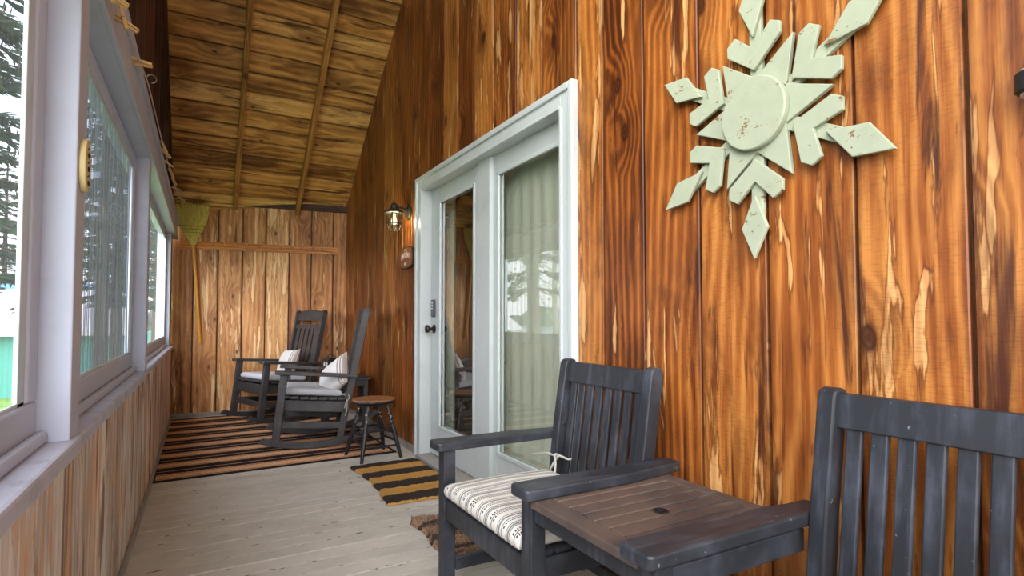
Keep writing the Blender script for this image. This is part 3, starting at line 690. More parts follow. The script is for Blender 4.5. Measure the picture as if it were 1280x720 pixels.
# ------------------------------------------------------------------ rocking chairs
pm = M['poly']
def make_rocker(label):
    R_ = thing('rocking_chair', label, 'rocking chair', (0,0,0), 0, 'dark grey rocking chairs on the striped rug')
    W = .62; hw = W/2
    rad = 1.25; cx, cz = .27, rad                                   # rocker arc, lowest under the seat
    arc = lambda x: cz-sqrt(rad*rad-(x-cx)**2)
    for s in (-1, 1):
        y = s*hw
        lo = [(-.13+k*.05, arc(-.13+k*.05)) for k in range(21)]
        hi = [(x, z+.05) for x, z in lo[::-1]]; hi[0] = (hi[0][0]-.03, hi[0][1]-.012); hi[-1] = (hi[-1][0]+.03, hi[-1][1]-.012)
        bm = NB(); prism(bm, lo+hi, y-.02, y+.02, 'xz', .004); mk('rocker', bm, pm, R_)
        bm = NB(); prism(bm, [(-.03,arc(0)+.045),(.03,arc(0)+.045),(.088,.605),(.028,.605)], y-.022, y+.022, 'xz', .004); mk('front_leg', bm, pm, R_)
        yp = s*(hw-.035)
        bm = NB(); prism(bm, [(.465,arc(.5)+.04),(.52,arc(.5)+.04),(.731,1.13),(.716,1.15),(.688,1.148),(.674,1.13)], yp-.02, yp+.02, 'xz', .004); mk('back_post', bm, pm, R_)
        # arm, broad at the front, sloping down to the back
        P = [(-.012,y-.03),(.003,y-.048),(.34,y-.045),(.63,y-.03),(.63,y+.03),(.34,y+.045),(.003,y+.048),(-.012,y+.03)]
        bm = NB(); prism(bm, P, -.014, .014, 'xy', .005, Matrix.Translation((0,0,.622)) @ Matrix.Rotation(radians(4.2), 4, 'Y')); mk('arm', bm, pm, R_)
        bm = NB(); beam(bm, (.03,s*(hw-.03),.355), (.535,s*(hw-.03),.318), .03, .09, .004); mk('side_apron', bm, pm, R_)
        bm = NB(); beam(bm, (.02,s*(hw-.012),.20), (.53,s*(hw-.03),.165), .022, .055, .004); mk('side_stretcher', bm, pm, R_)
    bm = NB(); beam(bm, (.045,-hw+.02,.345), (.045,hw-.02,.345), .03, .10, .004, (1,0,0)); mk('front_apron', bm, pm, R_)
    bm = NB(); beam(bm, (.02,-hw+.02,.20), (.02,hw-.02,.20), .022, .055, .004, (1,0,0)); mk('front_stretcher', bm, pm, R_)
    bm = NB(); beam(bm, (.52,-hw+.05,.19), (.52,hw-.05,.19), .022, .055, .004, (1,0,0)); mk('rear_stretcher', bm, pm, R_)
    for k in range(7):
        x = .03+k*.074; dip = .006*((k-3)**2)/9
        bm = NB(); box(bm, x, x+.067, -hw-.005, hw+.005, 0, .02, .005, Matrix.Translation((0,0,.408-x*.075+dip))); mk('seat_slat', bm, pm, R_)
    px = lambda z: .4925+(z-.06)*.195
    iw = hw-.055
    def plate(name, pts, t):                                         # pts (y,z) on the leaning back
        bm = NB(); n = len(pts); F = [bm.verts.new((px(z)-t/2, y, z)) for y, z in pts]; G = [bm.verts.new((px(z)+t/2, y, z)) for y, z in pts]
        bm.faces.new(F); bm.faces.new(G[::-1])
        for i in range(n): bm.faces.new((F[i], G[i], G[(i+1) % n], F[(i+1) % n]))
        bmesh.ops.recalc_face_normals(bm, faces=bm.faces); return mk(name, bm, pm, R_)
    plate('headrest', [(-iw,1.035),(iw,1.035)]+[(iw*cos(t*pi/14), 1.10+.052*sin(t*pi/14)) for t in range(15)], .026)
    plate('back_rail', [(-iw,.945),(iw,.945),(iw,.99),(-iw,.99)], .026)
    plate('back_rail', [(-iw,.43),(iw,.43),(iw,.48),(-iw,.48)], .026)
    n = 5; g = .033; sw = (2*iw-(n+1)*g)/n
    for k in range(n):
        y = -iw+g+k*(sw+g); plate('back_slat', [(y,.475),(y+sw,.475),(y+sw,.95),(y,.95)], .016)
    return R_
R1 = make_rocker('dark grey rocking chair seen side-on, next to the round stool')
R1.location = (.583, 5.12, .012); R1.rotation_euler = (0, 0, radians(-10))
R2 = dup(R1, (.41, 6.27, .012), (0, 0, radians(20)), 'dark grey rocking chair by the far plank wall, front turned to us')
for q, (R_, mt, lab, dy) in enumerate(((R1, M['grey_fabric'], 'grey seat pad on the rocking chair beside the stool', 0), (R2, M['light_fabric'], 'pale grey seat pad on the rocking chair by the far wall', 0))):
    s = cushion('seat_pad', 0, .46, -.265, .265, 0, .055, mt, .012, .026, n=12)
    s.matrix_world = Matrix.Translation(R_.location) @ Matrix.Rotation(R_.rotation_euler[2], 4, 'Z') @ Matrix.Translation((.045,0,.434)) @ Matrix.Rotation(radians(4.4), 4, 'Y')
    tag(s, lab, 'cushion', 'rocking chair seat pads')
    if q == 0:
        for pts in ([(.45,-.25,.02),(.49,-.27,.01),(.505,-.30,-.03),(.51,-.305,-.10),(.50,-.30,-.15)], [(.45,-.25,.02),(.50,-.285,.03),(.52,-.30,0),(.495,-.305,-.05),(.49,-.30,-.09)]): curve_tie(s, pts, .004, TM)
def pillow(label, Rr, x, yo, z, yaw, tilt, rollp):
    bm = bmesh.new(); lay = bm.verts.layers.float_vector.new('bc'); n = 22; g = {}
    w, h, t = .385, .31, .068
    for side in (1, -1):
        for i in range(n+1):
            for j in range(n+1):
                u, v = 2*i/n-1, 2*j/n-1
                if side < 0 and (i in (0,n) or j in (0,n)): g[(side,i,j)] = g[(1,i,j)]; continue
                pin = 1-.07*(1-abs(u)**2)*(abs(v)**3); pin2 = 1-.07*(1-abs(v)**2)*(abs(u)**3)
                d = ((1-u*u)*(1-v*v))**.42
                p = bm.verts.new((side*t*d*(1+.05*sin(u*5+v*3)), u*w/2*pin2, v*h/2*pin)); p[lay] = (v, u*1.0, side); g[(side,i,j)] = p
        for i in range(n):
            for j in range(n):
                q = [g[(side,i,j)],g[(side,i+1,j)],g[(side,i+1,j+1)],g[(side,i,j+1)]]; bm.faces.new(q if side > 0 else q[::-1])
    o = mk('throw_pillow', bm, M['pillow'], None, True, 80)
    o.matrix_world = Matrix.Translation(Rr.location) @ Matrix.Rotation(Rr.rotation_euler[2], 4, 'Z') @ Matrix.Translation((x,yo,z)) @ Matrix.Rotation(yaw, 4, 'Z') @ Matrix.Rotation(tilt, 4, 'Y') @ Matrix.Rotation(rollp, 4, 'X')
    return tag(o, label, 'pillow', 'white throw pillows with tan stripes')
pillow('white tan-striped pillow leaning in the chair beside the stool', R1, .445, -.13, .552, radians(26), radians(20), radians(146))
pillow('white tan-striped pillow leaning in the chair by the far wall', R2, .42, -.03, .575, radians(-6), radians(20), radians(176))

# ------------------------------------------------------------------ stool
st = thing('round_stool', 'black turned-leg stool with a round brown wooden seat beside the door', 'stool', (1.172, 4.285, 0), radians(8))
bm = NB(); lathe(bm, [(0,.41),(.13,.41),(.152,.416),(.164,.424),(.168,.434),(.164,.443)], 40); se = mk('seat', bm, M['blackwood'], st, True)
bm = NB(); lathe(bm, [(.1645,.442),(.16,.449),(.14,.452),(0,.452)], 40); mk('seat_top', bm, M['stool_top'], se, True)
tops, feet = [], []
for a in (45,135,225,315):
    t = Vector((.105*cos(radians(a)), .105*sin(radians(a)), .412)); f = Vector((.225*cos(radians(a)), .225*sin(radians(a)), 0)); tops.append(t); feet.append(f)
    prof = [(.011,0),(.013,.03),(.016,.10),(.0175,.20),(.016,.26),(.014,.275),(.018,.285),(.014,.295),(.015,.305),(.019,.32),(.0155,.34),(.013,.35),(.017,.36),(.0145,.375),(.016,.44)]
    L = (t-f).length; bm = NB(); lathe(bm, [(r, z*L/.44) for r, z in prof], 14, frame_to(f, t)); mk('leg', bm, M['worn_leg'], st, True)
at = lambda k, z: feet[k % 4].lerp(tops[k % 4], z/.412)
for k in range(4):
    zs = ((.10,.235) if k % 2 == 0 else (.15,.20))
    for z in ((.10,.22) if k % 2 == 0 else (.13,.19)):
        bm = NB(); p, q = at(k, z), at(k+1, z); tube(bm, [p, p.lerp(q,.25), p.lerp(q,.5), p.lerp(q,.75), q], [.007,.009,.0105,.009,.007], 10); mk('rung', bm, M['blackwood'], st, True)

# ------------------------------------------------------------------ side table behind the rockers and the lantern on it
t_ = thing('side_table', 'dark grey slatted side table between the two rocking chairs', 'table', (1.245, 5.64, .012), radians(-5))
for k in range(5):
    bm = NB(); box(bm, -.225+k*.091, -.225+k*.091+.084, -.225, .225, .462, .482, .004); mk('top_slat', bm, pm, t_)
for sx_ in (-1, 1):
    for sy_ in (-1, 1): bm = NB(); box(bm, sx_*.18-.022, sx_*.18+.022, sy_*.18-.022, sy_*.18+.022, 0, .462, .004); mk('leg', bm, pm, t_)
for s in (-1, 1):
    bm = NB(); box(bm, -.16, .16, s*.18-.011, s*.18+.011, .40, .461, .003); mk('apron', bm, pm, t_)
    bm = NB(); box(bm, s*.18-.011, s*.18+.011, -.16, .16, .40, .461, .003); mk('apron', bm, pm, t_)
ln = thing('table_lantern', 'small dark box lantern with pale openings on the side table', 'lantern', (1.12, 5.69, .494), radians(20))
bm = NB(); box(bm, -.06, .06, -.06, .06, 0, .018, .004); mk('base', bm, M['black_metal'], ln)
for a in (-1, 1):
    for b in (-1, 1): bm = NB(); box(bm, a*.05-.008, a*.05+.008, b*.05-.008, b*.05+.008, .018, .15, .002); mk('post', bm, M['black_metal'], ln)
for a in range(4):
    bm = NB(); Mx = Matrix.Rotation(a*pi/2, 4, 'Z'); box(bm, .046, .05, -.042, .042, .02, .15, 0, Mx); pn = mk('pane', bm, M['pane_pale'], ln)
    bm = NB(); box(bm, .048, .056, -.042, .042, .078, .09, .001, Mx); box(bm, .048, .056, -.005, .005, .018, .15, .001, Mx); mk('glazing_bar', bm, M['black_metal'], pn)
bm = NB(); prism(bm, [(-.066,.15),(.066,.15),(.06,.165),(.028,.19),(-.028,.19),(-.06,.165)], -.055, .055, 'xz', .004); mk('roof', bm, M['black_metal'], ln)
bm = NB(); tube(bm, [(.028*cos(k*pi/10), 0, .188+.03*sin(k*pi/10)) for k in range(11)], .004, 8); mk('handle', bm, M['black_metal'], ln, True)

# ------------------------------------------------------------------ rugs
bm = NB(); n = 60; g = []
for i in range(n+1):
    for_ = []
    g.append(for_)
box(bm, -.825, .825, 0, 2.56, 0, .006, .002)
o = mk('striped_rug', bm, M['rug']); tag(o, 'large brown and black striped flat-woven rug under the rocking chairs', 'rug'); o.location = (.55, 4.305, .001); o.rotation_euler = (0,0,radians(1.6))
bm = bmesh.new(); lay = bm.verts.layers.float_vector.new('bc'); nx, ny = 40, 70; G = {}
for top in (1, 0):
    for i in range(nx+1):
        for j in range(ny+1):
            u, v = i/nx, j/ny; x = -.25+.5*u; y = -.465+.93*v
            x += .035*sin(v*pi)*(1-u)+.006*sin(v*26)*(1 if u < .5 else -1); y += .004*sin(u*30)+.02*sin(u*pi)*(v-.5)
            edge = min(u, 1-u, v, 1-v); z = (.014+.003*sin(v*44)+.002*random.random()) if top and edge > 0 else .002 if not top else .006
            w = bm.verts.new((x, y, z)); w[lay] = (x, 1-v, z); G[(top,i,j)] = w
for i in range(nx):
    for j in range(ny):
        bm.faces.new((G[1,i,j],G[1,i+1,j],G[1,i+1,j+1],G[1,i,j+1])); bm.faces.new((G[0,i,j+1],G[0,i+1,j+1],G[0,i+1,j],G[0,i,j]))
for i in range(nx):
    for j in (0, ny): bm.faces.new((G[1,i,j],G[1,i+1,j],G[0,i+1,j],G[0,i,j]))
for j in range(ny):
    for i in (0, nx): bm.faces.new((G[1,i,j],G[1,i,j+1],G[0,i,j+1],G[0,i,j]))
bmesh.ops.recalc_face_normals(bm, faces=bm.faces)
o = mk('coir_doormat', bm, M['coir'], None, True, 60); tag(o, 'black and tan striped coir doormat before the keypad door', 'doormat'); o.location = (1.185, 3.585, .001)
# rumpled shaggy mat under the bench
bm = NB(); n, m = 44, 60; G = {}
def mh(u, v): return .012+.03*max(0, sin(v*15+1.2*sin(u*4)))**2*(.6+.4*sin(u*6+1))+.004*random.random()
for i in range(n+1):
    for j in range(m+1):
        u, v = i/n, j/m; x = -.22+.44*u+.012*sin(v*11); y = -.30+.6*v+.015*sin(u*9)
        e = min(u, 1-u, v, 1-v); G[i,j] = bm.verts.new((x, y, mh(u, v) if e > 0 else 0))
for i in range(n):
    for j in range(m): bm.faces.new((G[i,j],G[i+1,j],G[i+1,j+1],G[i,j+1]))
rnd = random.Random(3)
for q in range(5200):
    u, v = rnd.random(), rnd.random(); b = G[int(u*n), int(v*m)].co; L = rnd.uniform(.010, .022); an = rnd.uniform(0, 2*pi); s_ = rnd.uniform(.2, .9)
    d = Vector((cos(an)*s_, sin(an)*s_, 1)).normalized(); sd = Vector((-sin(an), cos(an), 0))*.0016
    p = b+Vector((rnd.uniform(-.005,.005), rnd.uniform(-.005,.005), -.001))
    bm.faces.new([bm.verts.new(c) for c in (p-sd, p+sd, p+d*L)])
o = mk('shaggy_mat', bm, M['shag']); tag(o, 'rumpled brown and black shaggy mat on the floor behind the bench leg', 'mat'); o.location = (1.19, 2.50, .001)

# ------------------------------------------------------------------ snowflake on the wall
sn = thing('snowflake_decoration', 'large pale painted wooden snowflake hung on the orange wall', 'wall decoration', (1.499, 1.095, 1.697))
def wl_(pts, x0, x1, name, par=sn, b=.0025):
    bm = NB(); prism(bm, [(-p[0], p[1]) for p in pts], -x1, -x0, 'yz', b); return mk(name, bm, M['snow'], par)
rot = lambda p, a: (p[0]*cos(a)-p[1]*sin(a), p[0]*sin(a)+p[1]*cos(a))
for k in range(6):
    a = radians(-90+60*k)+radians(1.5*(1 if k % 2 else -1))
    P = lambda pts: [rot(p, a) for p in pts]                          # local: x outward
    wl_(P([(.06,-.021),(.36,-.021),(.36,.021),(.06,.021)]), 0, .016, 'spoke')
    wl_(P([(.138,0),(.216,-.094),(.250,-.094),(.268,-.062),(.208,0),(.268,.062),(.250,.094),(.216,.094)]), .0165, .030, 'chevron')
    wl_(P([(.245,0),(.35,-.045),(.445,0),(.35,.045)]), .0168, .030, 'diamond')
    b_ = a+radians(30)
    wl_([rot(p, b_) for p in [(.075,-.068),(.238,0),(.075,.068)]], .008, .024, 'star_point')
bm = NB(); lathe(bm, [(0,0),(.112,0),(.112,.016),(.108,.02),(0,.02)], 48, Matrix.Translation((-.027,0,0)) @ Matrix.Rotation(-pi/2, 4, 'Y')); mk('disc', bm, M['snow'], sn, True)

# ------------------------------------------------------------------ wall lantern by the door
wlx = thing('wall_lantern', 'dark caged jar lantern on the wall left of the doors', 'lamp', (1.498, 4.43, 1.955))
gb = M['green_bronze']
bm = NB(); lathe(bm, [(0,0),(.062,0),(.062,.008),(.052,.018),(.02,.022),(0,.022)], 28, Matrix.Rotation(-pi/2, 4, 'Y') @ Matrix.Translation((0,0,0))); mk('backplate', bm, gb, wlx, True)
bm = NB(); tube(bm, [(-.02,0,.02),(-.06,0,.035),(-.10,0,.035),(-.13,0,.02)], .009, 10); mk('bracket', bm, gb, wlx, True)
cxl = -.13
bm = NB(); lathe(bm, [(0,.085),(.008,.083),(.01,.07),(.022,.062),(.03,.045),(.034,.02),(.075,.0),(.08,-.008),(.078,-.016),(.045,-.018),(0,-.018)], 28, Matrix.Translation((cxl,0,0))); mk('cap', bm, gb, wlx, True)
bm = NB(); lathe(bm, [(.044,-.018),(.05,-.04),(.052,-.10),(.046,-.13),(.03,-.148),(0,-.155)], 28, Matrix.Translation((cxl,0,0))); mk('glass_jar', bm, M['jar_glass'], wlx, True)
bm = NB()
for k in range(6):
    a = k*pi/3; tube(bm, [(cxl+r*cos(a), r*sin(a), z) for r, z in ((.058,-.014),(.06,-.05),(.06,-.11),(.05,-.145),(.02,-.165),(0,-.168))], .0036, 6)
for r, z in ((.0625,-.105),):
    tube(bm, [(cxl+r*cos(k*pi/16), r*sin(k*pi/16), z) for k in range(33)], .003, 6)
mk('cage', bm, gb, wlx, True)
bm = NB(); lathe(bm, [(0,-.018),(.014,-.02),(.014,-.04),(.02,-.06),(.026,-.085),(.018,-.108),(0,-.114)], 16, Matrix.Translation((cxl,0,0))); mk('bulb', bm, M['bulb'], wlx, True)

lp = bpy.data.lights.new('lantern_fill_light', 'POINT'); lp.energy = 18; lp.color = (1,.85,.60); lp.shadow_soft_size = .028; lo = bpy.data.objects.new('lantern_fill_light', lp); COL.objects.link(lo); lo.parent = wlx; lo.location = (cxl, 0, -.085)  # fill lamp added inside the unlit lantern to brighten the far wall
# ------------------------------------------------------------------ small sign under the lantern
sg = thing('wooden_sign', 'small brown wooden sign with pale lettering under the wall lantern', 'sign', (1.499, 4.455, 1.575))
Pg = [(.155,-.07),(.165,0),(.155,.075),(.08,.092),(0,.097),(-.08,.092),(-.155,.075),(-.172,0),(-.155,-.07),(-.08,-.088),(0,-.092),(.08,-.088)]
bm = NB(); prism(bm, Pg, -.022, 0, 'yz', .003); mk('board', bm, M['sign_edge'], sg)
bm = NB(); prism(bm, [(y*.93, z*.9) for y, z in Pg], -.0235, -.021, 'yz', .001); fc = mk('face', bm, M['sign'], sg)
def stroke(par, y0, z0, y1, z1, w, mat, x=-.0235, d=.0015, name='lettering'):
    bm = NB(); beam(bm, (x,y0,z0), (x,y1,z1), w, d, 0, (0, -(z1-z0), (y1-y0))); return mk(name, bm, mat, par)
rg = random.Random(5)
def letters(yc, zc, wd, ht, n, arc):
    bm = NB()
    for k in range(n):
        t = (k+.5)/n-.5; y = yc-t*wd; z = zc+arc*(1-4*t*t); w = wd/n*.7; s = .006
        def ln_(a, b): beam(bm, (-.0238, y-a[0]*w/2, z+a[1]*ht/2), (-.0238, y-b[0]*w/2, z+b[1]*ht/2), s*ht/.03, .0016, 0, (0, -(b[1]-a[1]), -(b[0]-a[0]) or .001))
        form = k % 4
        if form == 0: ln_((-1,-1),(-1,1)); ln_((-1,1),(1,1)); ln_((-1,0),(.6,0)); ln_((1,1),(1,-1))
        elif form == 1: ln_((-1,-1),(-1,1)); ln_((-1,1),(1,-1)); ln_((1,-1),(1,1))
        elif form == 2: ln_((0,-1),(0,1)); ln_((-1,1),(1,1))
        else: ln_((-1,1),(-1,-1)); ln_((-1,-1),(1,-1)); ln_((1,-1),(1,1))
    return bm
mk('lettering', letters(0, .005, .22, .042, 7, .02), M['sign_text'], sg)
mk('lettering', letters(0, -.05, .07, .022, 3, 0), M['sign_text'], sg)
mk('lettering', letters(0, .066, .05, .012, 2, 0), M['sign_text'], sg)

# small black fixture at the right edge
fx = thing('wall_fixture', 'small black cylindrical fixture with pale rims at the right end of the wall', 'fixture', (1.499, .436, 1.545))
bm = NB(); lathe(bm, [(0,-.022),(.03,-.022),(.034,-.018),(.034,.018),(.03,.022),(0,.022)], 24, Matrix.Translation((-.05,0,0))); mk('body', bm, M['black_metal'], fx, True)
bm = NB(); box(bm, -.03, 0, -.012, .012, -.012, .012, .002); mk('bracket', bm, M['black_metal'], fx)
for z, nm in ((.0222, 1), (-.0262, -1)):
    bm = NB(); lathe(bm, [(0,0),(.026,0),(.026,.004),(0,.004)], 20, Matrix.Translation((-.05,0,z))); mk('rim', bm, M['pane_pale'], fx)

# ------------------------------------------------------------------ peg rail and broom on the back wall
def back(x, off, z):                                                 # point on the back wall at world x
    t = (x-BL.x)/dB.x; return BL+dB*t+nB*off+Vector((0,0,z))
angB = atan2(dB.y, dB.x)
pr_ = thing('peg_rail', 'long orange wooden peg rail across the far wall', 'coat rack', back(.59, .001, 1.875), angB)
o = timber([((-.825,-.011,0), (.825,-.011,0), .088, .02, (0,0,1))], M['peg_rail'], 'rail', pr_)
for k in range(11):
    x = -.50+k*.115
    bm = NB(); tube(bm, [(x,-.02,.005),(x,-.045,.012),(x,-.062,.02),(x,-.068,.034)], [.007,.0065,.006,.0075], 8); mk('peg', bm, M['clothespin'], pr_, True)
bp = back(-.03, .075, 0)
br = thing('corn_broom', 'yellow straw broom hung upside down beside the far window', 'broom', (bp.x, bp.y, 0), angB)
p_top, p_bot = Vector((-.055,-.01,1.87)), Vector((.02,.03,.80))
bm = NB(); tube(bm, [p_bot, p_bot.lerp(p_top,.02), p_top, p_top.lerp(p_bot,-.04)], [.013,.017,.018,.018], 12); mk('handle', bm, M['handle'], br, True)
up = (p_top-p_bot).normalized()
prof = [(0,.026,.024),(.05,.042,.030),(.09,.060,.036),(.13,.082,.040),(.20,.122,.040),(.28,.156,.036),(.36,.178,.033),(.43,.192,.030)]
bm = NB(); rings = []; sg_ = 72
for zz, wx, wy in prof:
    c0 = p_top+up*zz+Vector((-.015*zz/.43,0,0))
    rings.append([bm.verts.new(c0+Vector(((wx*(1+.05*((k*7) % 5-2)/2))*cos(k*2*pi/sg_), (wy*(1+.10*((k*3) % 4-1.5)/2))*sin(k*2*pi/sg_), .012*(((k*5) % 7)/7-.5)*(zz > .4)))) for k in range(sg_)])
for a, b in zip(rings, rings[1:]):
    for k in range(sg_): bm.faces.new((a[k], a[(k+1) % sg_], b[(k+1) % sg_], b[k]))
bm.faces.new(rings[-1]); bm.faces.new(rings[0][::-1]); hd = mk('broom_head', bm, M['straw'], br, True, 20)
bm = NB(); rs = random.Random(9)
for q in range(420):
    a = rs.uniform(0, 2*pi); r = sqrt(rs.random()); z0 = rs.uniform(.12, .28); z1 = .43+rs.uniform(-.015, .035)
    f = lambda z: p_top+up*z+Vector((-.015*z/.43,0,0))
    w0, w1 = (.086+(z0-.13)*.5), .198*(1+rs.uniform(-.04,.08)); h0, h1 = .0425, .036
    A_ = f(z0)+Vector((w0*max(r,.85)*cos(a), h0*1.02*sin(a), 0)); B_ = f(z1)+Vector((w1*(r if z1 > .435 else max(r,.9))*cos(a), h1*1.1*sin(a), 0))
    tube(bm, [A_, B_], [.0016,.001], 4)
mk('straw_tips', bm, M['straw'], hd)
for zz, wx, wy in ((.13,.082,.0405),(.165,.102,.041),(.20,.122,.041)):
    bm = NB(); c0 = p_top+up*zz+Vector((-.015*zz/.43,0,0)); tube(bm, [c0+Vector((wx*1.03*cos(k*pi/16), wy*1.06*sin(k*pi/16), 0)) for k in range(33)], .0028, 6); mk('stitching', bm, M['thread'], hd)
bm = NB(); beam(bm, back(-.07,.0,1.905), back(-.07,.05,1.905), .008, .008, .001); hk = mk('broom_hook', bm, M['steel'], None); tag(hk, 'small metal hook holding the broom on the far wall', 'hook')

# ------------------------------------------------------------------ plaque on the near post
pq = thing('oval_plaque', 'oval pale wooden plaque with dark lettering on the near window post', 'plaque', (-.2582, 1.642, 1.435))
Pq = [(.036*cos(t*pi/14), .064*sin(t*pi/14)) for t in range(28)]
bm = NB(); prism(bm, Pq, 0, .014, 'yz', .003); bd_ = mk('board', bm, M['plaque'], pq, True)
bm = NB()
for k, z in enumerate((.042,.025,.008,-.008,-.025,-.042)):
    if k % 2 == 0: beam(bm, (.0145,-.010,z-.003), (.0145,.011,z+.004), .003, .001, 0, (0,0,1))
    else: tube(bm, [(.0145,.008*cos(t*pi/6),z+.005*sin(t*pi/6)) for t in range(13)], .0018, 5)
mk('lettering', bm, M['ink'], pq)

# ------------------------------------------------------------------ clothes line with pins over the windows
LN = [(-.238,1.69,1.925),(-.225,1.80,1.935),(-.225,2.05,1.985),(-.225,2.55,2.06),(-.222,2.83,2.088),(-.215,3.75,2.075),(-.212,4.6,2.10),(-.21,5.6,2.17),(-.205,6.72,2.29),(-.2,6.90,2.31)]
bm = NB(); tube(bm, LN, .0028, 6); o = mk('clothes_line', bm, M['string'], None, True); tag(o, 'thin pale clothes line strung above the windows to the far wall', 'clothes line')
def on_line(y):
    for a, b in zip(LN, LN[1:]):
        if a[1] <= y <= b[1]: return Vector(a).lerp(Vector(b), (y-a[1])/(b[1]-a[1]))
def make_pin(label):
    p = thing('clothespin', label, 'clothespin', (0,0,0), 0, 'wooden clothespins on the line')
    for s in (-1, 1):
        bm = NB(); prism(bm, [(-.038, s*.003),(-.034, s*.010),(.0, s*.0085),(.034, s*.008),(.037, s*.002),(.01, s*.0015)][::s], -.005, .005, 'xy', .001); mk('prong', bm, M['clothespin'], p)
    bm = NB(); tube(bm, [(0, .009*cos(t*pi/6), .0065*sin(t*pi/6)) for t in range(13)], .0012, 5); mk('spring', bm, M['steel'], p)
    return p
pins = [(1.74,(.4,1.2,.3)),(1.79,(1.2,.4,.2)),(1.98,(.3,1.3,.5)),(2.05,(1.5,.5,.1)),(2.50,(.1,.1,.2)),(2.56,(.2,-.2,.5)),(3.78,(.6,1.1,.4)),(3.95,(1.4,.8,.2)),(4.25,(.5,.3,.9)),(4.55,(.9,1.2,.1)),(4.95,(.2,.7,1.1)),(5.35,(1.1,.2,.5)),(5.85,(.3,1.1,.8)),(6.3,(.8,.4,.2)),(6.65,(.2,.9,1.3))]
labs = ['wooden clothespin at the near end of the line','second wooden clothespin from the near end of the line','third wooden clothespin from the near end of the line','fourth wooden clothespin from the near end of the line',
        'upper of two level clothespins just before the line hook','lower of two level clothespins just before the line hook','first clothespin beyond the line hook','second clothespin beyond the line hook','third clothespin beyond the line hook',
        'fourth clothespin beyond the line hook','fifth clothespin beyond the line hook','sixth clothespin beyond the line hook','third clothespin from the broom end of the line','second clothespin from the broom end of the line','clothespin nearest the broom on the line']
pin0 = None
for (y, r), lb in zip(pins, labs):
    q = on_line(y)+Vector((.004,0,-.002))
    if pin0 is None: pin0 = make_pin(lb); pin0.location = q; pin0.rotation_euler = r
    else: dup(pin0, q, r, lb)
bm = NB(); tube(bm, [(-.236,2.80,2.10),(-.225,2.80,2.10)]+[(-.208+.018*cos(t), 2.80, 2.10+.018*sin(t)) for t in [pi-k*pi/6 for k in range(10)]], .003, 8)
o = mk('line_hook', bm, M['steel'], None, True); tag(o, 'curled metal hook carrying the clothes line above the middle window', 'hook')

# ------------------------------------------------------------------ outside
GZ = -1.5
bm = NB(); box(bm, -16, -.45, -14, 60, GZ-.1, GZ); g = mk('ground', bm, M['grass']); struct(g, 'lawn outside')
bm = NB(); box(bm, -400, -16, -200, 300, GZ-1.6, GZ-1.5); g = mk('lake', bm, M['lake']); struct(g, 'lake beyond the lawn')
bm = NB(); n = 60
pv = None
for k in range(n+1):
    y = -160+460*k/n; h = 7+3*sin(k*.7)+2*sin(k*1.9+1)
    a = [bm.verts.new((-150,y,GZ-1.5)), bm.verts.new((-165,y,GZ-1.5+h)), bm.verts.new((-220,y,GZ-1.5+h*.6))]
    if pv:
        for q in range(2): bm.faces.new((pv[q], a[q], a[q+1], pv[q+1]))
    pv = a
g = mk('hills', bm, M['hill'], None, True); struct(g, 'wooded far shore')
# neighbour's teal building
bd0 = thing('neighbour_building', 'teal sided building with a pale roof seen through the near window', 'building', (-5.6, 23.5, GZ), radians(-12))
bm = NB(); box(bm, -5, 3.4, 0, 5, 0, 2.1)
for k in range(20): box(bm, -5.01, 3.41, -.012, .0, .02+k*.104, .10+k*.104, 0)
mk('wall', bm, M['teal'], bd0)
bm = NB(); prism(bm, [(-.5,2.0),(-.5,2.12),(2.5,3.72),(5.5,2.12),(5.5,2.0),(2.5,3.58)], -5.4, 3.8, 'yz'); rf = mk('roof', bm, M['pale_roof'], bd0)
bm = NB(); box(bm, -5.4, 3.8, 2.3, 2.7, 3.6, 3.85); mk('ridge_cap', bm, M['blue_trim'], rf)
# trees
def conifer_meshes(seed, H, base, rad):
    r = random.Random(seed); f = NB(); t = NB(); tube(t, [(0,0,0),(.02,0,H*.5),(0,.02,H)], [.16,.10,.02], 8)
    z = base
    while z < H:
        k = 1-(z-base)/(H-base); L0 = rad*k+.15
        for b in range(7):
            a = r.uniform(0, 2*pi); L = L0*r.uniform(.7,1.1); d = Vector((cos(a), sin(a), 0)); sd = Vector((-sin(a), cos(a), 0))
            tip = Vector((0,0,z))+d*L+Vector((0,0,-.22*L)); tube(t, [(0,0,z), tip], [.02,.006], 4)
            for m in range(int(44*L/1.2)+6):
                q = r.uniform(.2,1); p = Vector((0,0,z)).lerp(tip, q); s_ = r.choice((-1,1)); Lt = r.uniform(.12,.30)*(1.2-q*.5)
                e = p+sd*s_*Lt+d*Lt*.6+Vector((0,0,r.uniform(-.14,.05))); w = Vector((0,0,.017))+d*.016
                f.faces.new([f.verts.new(c) for c in (p-w*.5, p.lerp(e,.55)-w, e, p.lerp(e,.55)+w)])
        z += r.uniform(.22,.34)
    return t, f
def tree_thing(name, label, meshes, loc, bark, leaf, rz=0):
    o = thing(name, label, 'tree', loc, rz, 'trees outside the windows'); mk('trunk', meshes[0], bark, o); mk('foliage', meshes[1], leaf, o); return o
c1 = tree_thing('spruce_tree', 'spruce with drooping branches outside the near window', conifer_meshes(1, 10, 3.2, 1.2), (-2.62, 9.4, GZ), M['bark'], M['needles'])
